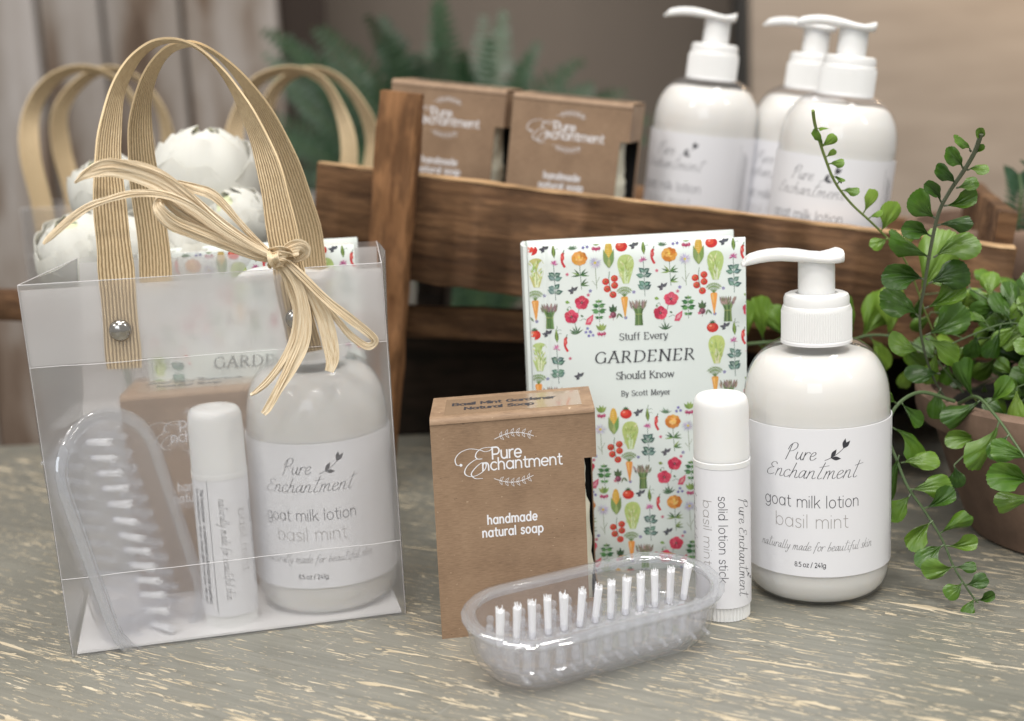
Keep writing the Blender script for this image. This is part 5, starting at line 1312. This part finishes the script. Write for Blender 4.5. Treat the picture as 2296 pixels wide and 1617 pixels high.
# trailing frond in front of the pot
C_ = UV3([(2140, 900), (2060, 880), (2003, 920), (1995, 985), (2012, 1035), (2036, 1093), (2076, 1150), (2114, 1213), (2138, 1270), (2170, 1322), (2202, 1366), (2211, 1388)], 57.5, 51.9)
PC = catmull(C_, 6)
LC = lv(PC, [(2020, 1038, 2066, 1030), (2016, 1020, 2000, 1082), (2040, 1098, 2092, 1092), (2042, 1108, 2018, 1140), (2072, 1140, 2114, 1126), (2092, 1168, 2055, 1194), (2108, 1196, 2142, 1172), (2116, 1222, 2082, 1242), (2122, 1224, 2162, 1226), (2138, 1270, 2106, 1282), (2142, 1272, 2166, 1272), (2158, 1306, 2142, 1326), (2164, 1312, 2192, 1308),
    (2186, 1342, 2172, 1361), (2190, 1346, 2214, 1343), (2206, 1372, 2214, 1382), (2000, 958, 2050, 990), (1997, 975, 1965, 1010), (2010, 905, 1985, 885), (2020, 900, 2040, 935)])
frond(fern, C_, .085, LC, seed=3)
# blurred frond reaching left behind the front bottle
D_ = UV3([(1640, 775), (1720, 768), (1800, 765), (1880, 770), (1950, 752), (2020, 760), (2090, 800), (2160, 880)], 65, 61.5)
PD = catmull(D_, 6)
LD = lv(PD, [(1668, 772, 1672, 722, 'y'), (1712, 768, 1704, 716, 'y'), (1700, 770, 1726, 796, 'y'), (1770, 766, 1752, 728, 'y'), (1810, 766, 1800, 720, 'y'), (1860, 768, 1850, 720, 'y'), (1905, 765, 1910, 712, 'y'), (1930, 760, 1962, 706, 'y'), (1950, 755, 1980, 790, 'y'), (1890, 770, 1930, 800, 'y'), (1990, 756, 2005, 700, 'y'), (2015, 760, 2040, 800)])
frond(fern, D_, .09, LD, 'y', seed=4)
# right-hand leaves and hanging ones
E_ = UV3([(2150, 905), (2190, 890), (2230, 930), (2270, 985), (2310, 1050), (2330, 1120)], 58.5, 51.5)
PE = catmull(E_, 6)
LE = lv(PE, [(2240, 945, 2220, 1010), (2262, 975, 2238, 1000), (2300, 1030, 2268, 1010), (2316, 1085, 2262, 1062), (2325, 1110, 2280, 1128), (2215, 905, 2250, 880), (2180, 892, 2165, 850), (2200, 896, 2160, 930)])
frond(fern, E_, .085, LE, seed=5)
rr = random.Random(21)
for k in range(34):
    a = rr.uniform(-2.9, .4) if k < 15 else rr.uniform(-3.1, 3.1); r = rr.uniform(5, 10.5); h = rr.uniform(1, 8.5)
    if k < 9: a = math.pi+rr.uniform(-.9, .75); r = rr.uniform(3.5, 8.0); h = rr.uniform(1.5, 7.5)
    s0 = Vector((27+rr.uniform(-2, 1.5), 61+rr.uniform(-2, 2), 6.0)); e = s0+Vector((r*math.cos(a), r*math.sin(a)*.8, h-(r*.35)))
    if e.x < 18.6: e.x = 18.6+rr.random()
    if e.y < 54.5: e.y = 54.5+rr.random()
    m_ = (s0+e)/2+Vector((0, 0, rr.uniform(1.2, 2.8)))
    pts = [s0, s0.lerp(m_, .55)+Vector((0, 0, .6)), m_, e]; P = catmull(pts, 6); L = []
    nl = 13
    for q in range(nl):
        i = int(5+(len(P)-6)*q/(nl-1)); b = P[min(i, len(P)-1)]; t_ = (P[min(i+1, len(P)-1)]-P[i-1]).normalized()
        sd = (1 if q % 2 else -1); sv = t_.cross(Vector((0, -1, .35))).normalized()*sd
        d = (sv*.85+t_*.45+Vector((0, 0, rr.uniform(-.3, .2)))).normalized()*rr.uniform(.5, .9)
        L.append((b, b+d, 'y' if rr.random() < .28 else 'g'))
    frond(fern, pts, .07, L, stem=STEM, seed=30+k)

fern2 = thing("potted_plant", "blurred terracotta pot with thin green sprigs behind the fern at the right edge", "potted plant", (31.5, 79.5, 0), None)
pot(fern2, 0, 0, 0, 5.2, 7.6, 12.6, 3)
for k in range(9):
    s0 = Vector((31.5+rr.uniform(-3, 3), 77+rr.uniform(-2, 2), 11.6)); e = s0+Vector((rr.uniform(-3, 4), rr.uniform(-3.5, 1), rr.uniform(1, 5)))
    if k < 3: s0 = Vector((29+k, 72.6, 11)); e = s0+Vector((rr.uniform(-.6, 1.5), -1.2, rr.uniform(-8, -3) if k else 3))
    P = catmull([s0, (s0+e)/2+Vector((0, -.4, .8)), e], 8)
    mb = MB().tube(P, .09, 6)
    fr = mb.build("frond", STEM, fern2, world=True); q_ = MB()
    for i in range(2, len(P)):
        for sd in (1, -1):
            d = Vector((sd*.8, -.2, .5)).normalized(); w_ = d.cross(Vector((0, -1, 0))).normalized()*.13
            q_.solid([[P[i]-w_*.3, P[i]+w_*.3], [P[i]+d*.6-w_, P[i]+d*.6+w_], [P[i]+d*1.2-w_*.2, P[i]+d*1.2+w_*.2]], .02)
    o = q_.build("leaflets", LEAFB, fern2, world=True); o['kind'] = 'stuff'

# blurred big fern behind the crate
bfern = thing("large_fern", "large dark blue-green fern, out of focus, behind the crate", "plant", tuple(Vector((at(1030, 470, 165).x, 165, -20))), None)
bx = at(1030, 470, 165).x
MB().lathe([(7, 0), (9.5, 10), (10, 11), (9.2, 11), (8.6, 10), (0, 9.6)], 40, caps=False).build("pot", DARKW, bfern)
rr = random.Random(5)
targets = [(560, 250), (610, 130), (700, 60), (760, 190), (820, 30), (900, 120), (985, -40), (1040, 110), (1130, 20), (1210, 90), (1290, 130), (1380, 200), (1450, 260), (1420, 340), (1330, 330), (640, 330), (700, 400), (860, 230), (960, 260), (1200, 230), (600, 60), (1100, 200), (760, 320), (1300, 230), (790, 130), (1180, 160)]
for k, (u, v) in enumerate(targets+[(u+rr.uniform(-45, 45), v+rr.uniform(-10, 70)) for u, v in targets*3]):
    e = at(u, v, 165+rr.uniform(-14, 14)); s0 = Vector((bx+rr.uniform(-4, 4), 165+rr.uniform(-4, 4), -9.2))
    m_ = s0.lerp(e, .55)+Vector((0, 0, rr.uniform(5.0, 10.0))); P = catmull([s0, s0.lerp(m_, .5)+Vector((0, 0, 2.5)), m_, e], 16)
    fr = MB().tube(P, [.16*(1-.7*i/len(P)) for i in range(len(P))], 5).build("frond", STEM, bfern, world=True)
    q_ = MB(); n = len(P)
    for i in range(4, n):
        for h_ in (0,):
            p = P[i-1].lerp(P[i], h_); t_ = (P[i]-P[i-1]).normalized(); sv = t_.cross(Vector((0, -1, .2))).normalized()
            L = 3.0*math.sin(math.pi*(.12+.86*(i+h_)/n))+.3
            for sd in (1, -1):
                d = (sv*sd+t_*.35+Vector((rr.uniform(-.3, .3), -.1, -.15+rr.uniform(-.35, .2)))).normalized(); w_ = t_*.24
                q_.add([p-w_, p+w_, p+d*L*.6+w_*.8, p+d*L, p+d*L*.6-w_*.8], [(0, 4, 3, 2, 1)])
    o = q_.build("leaflets", LEAFB, bfern, world=True, smooth=False); o['kind'] = 'stuff'
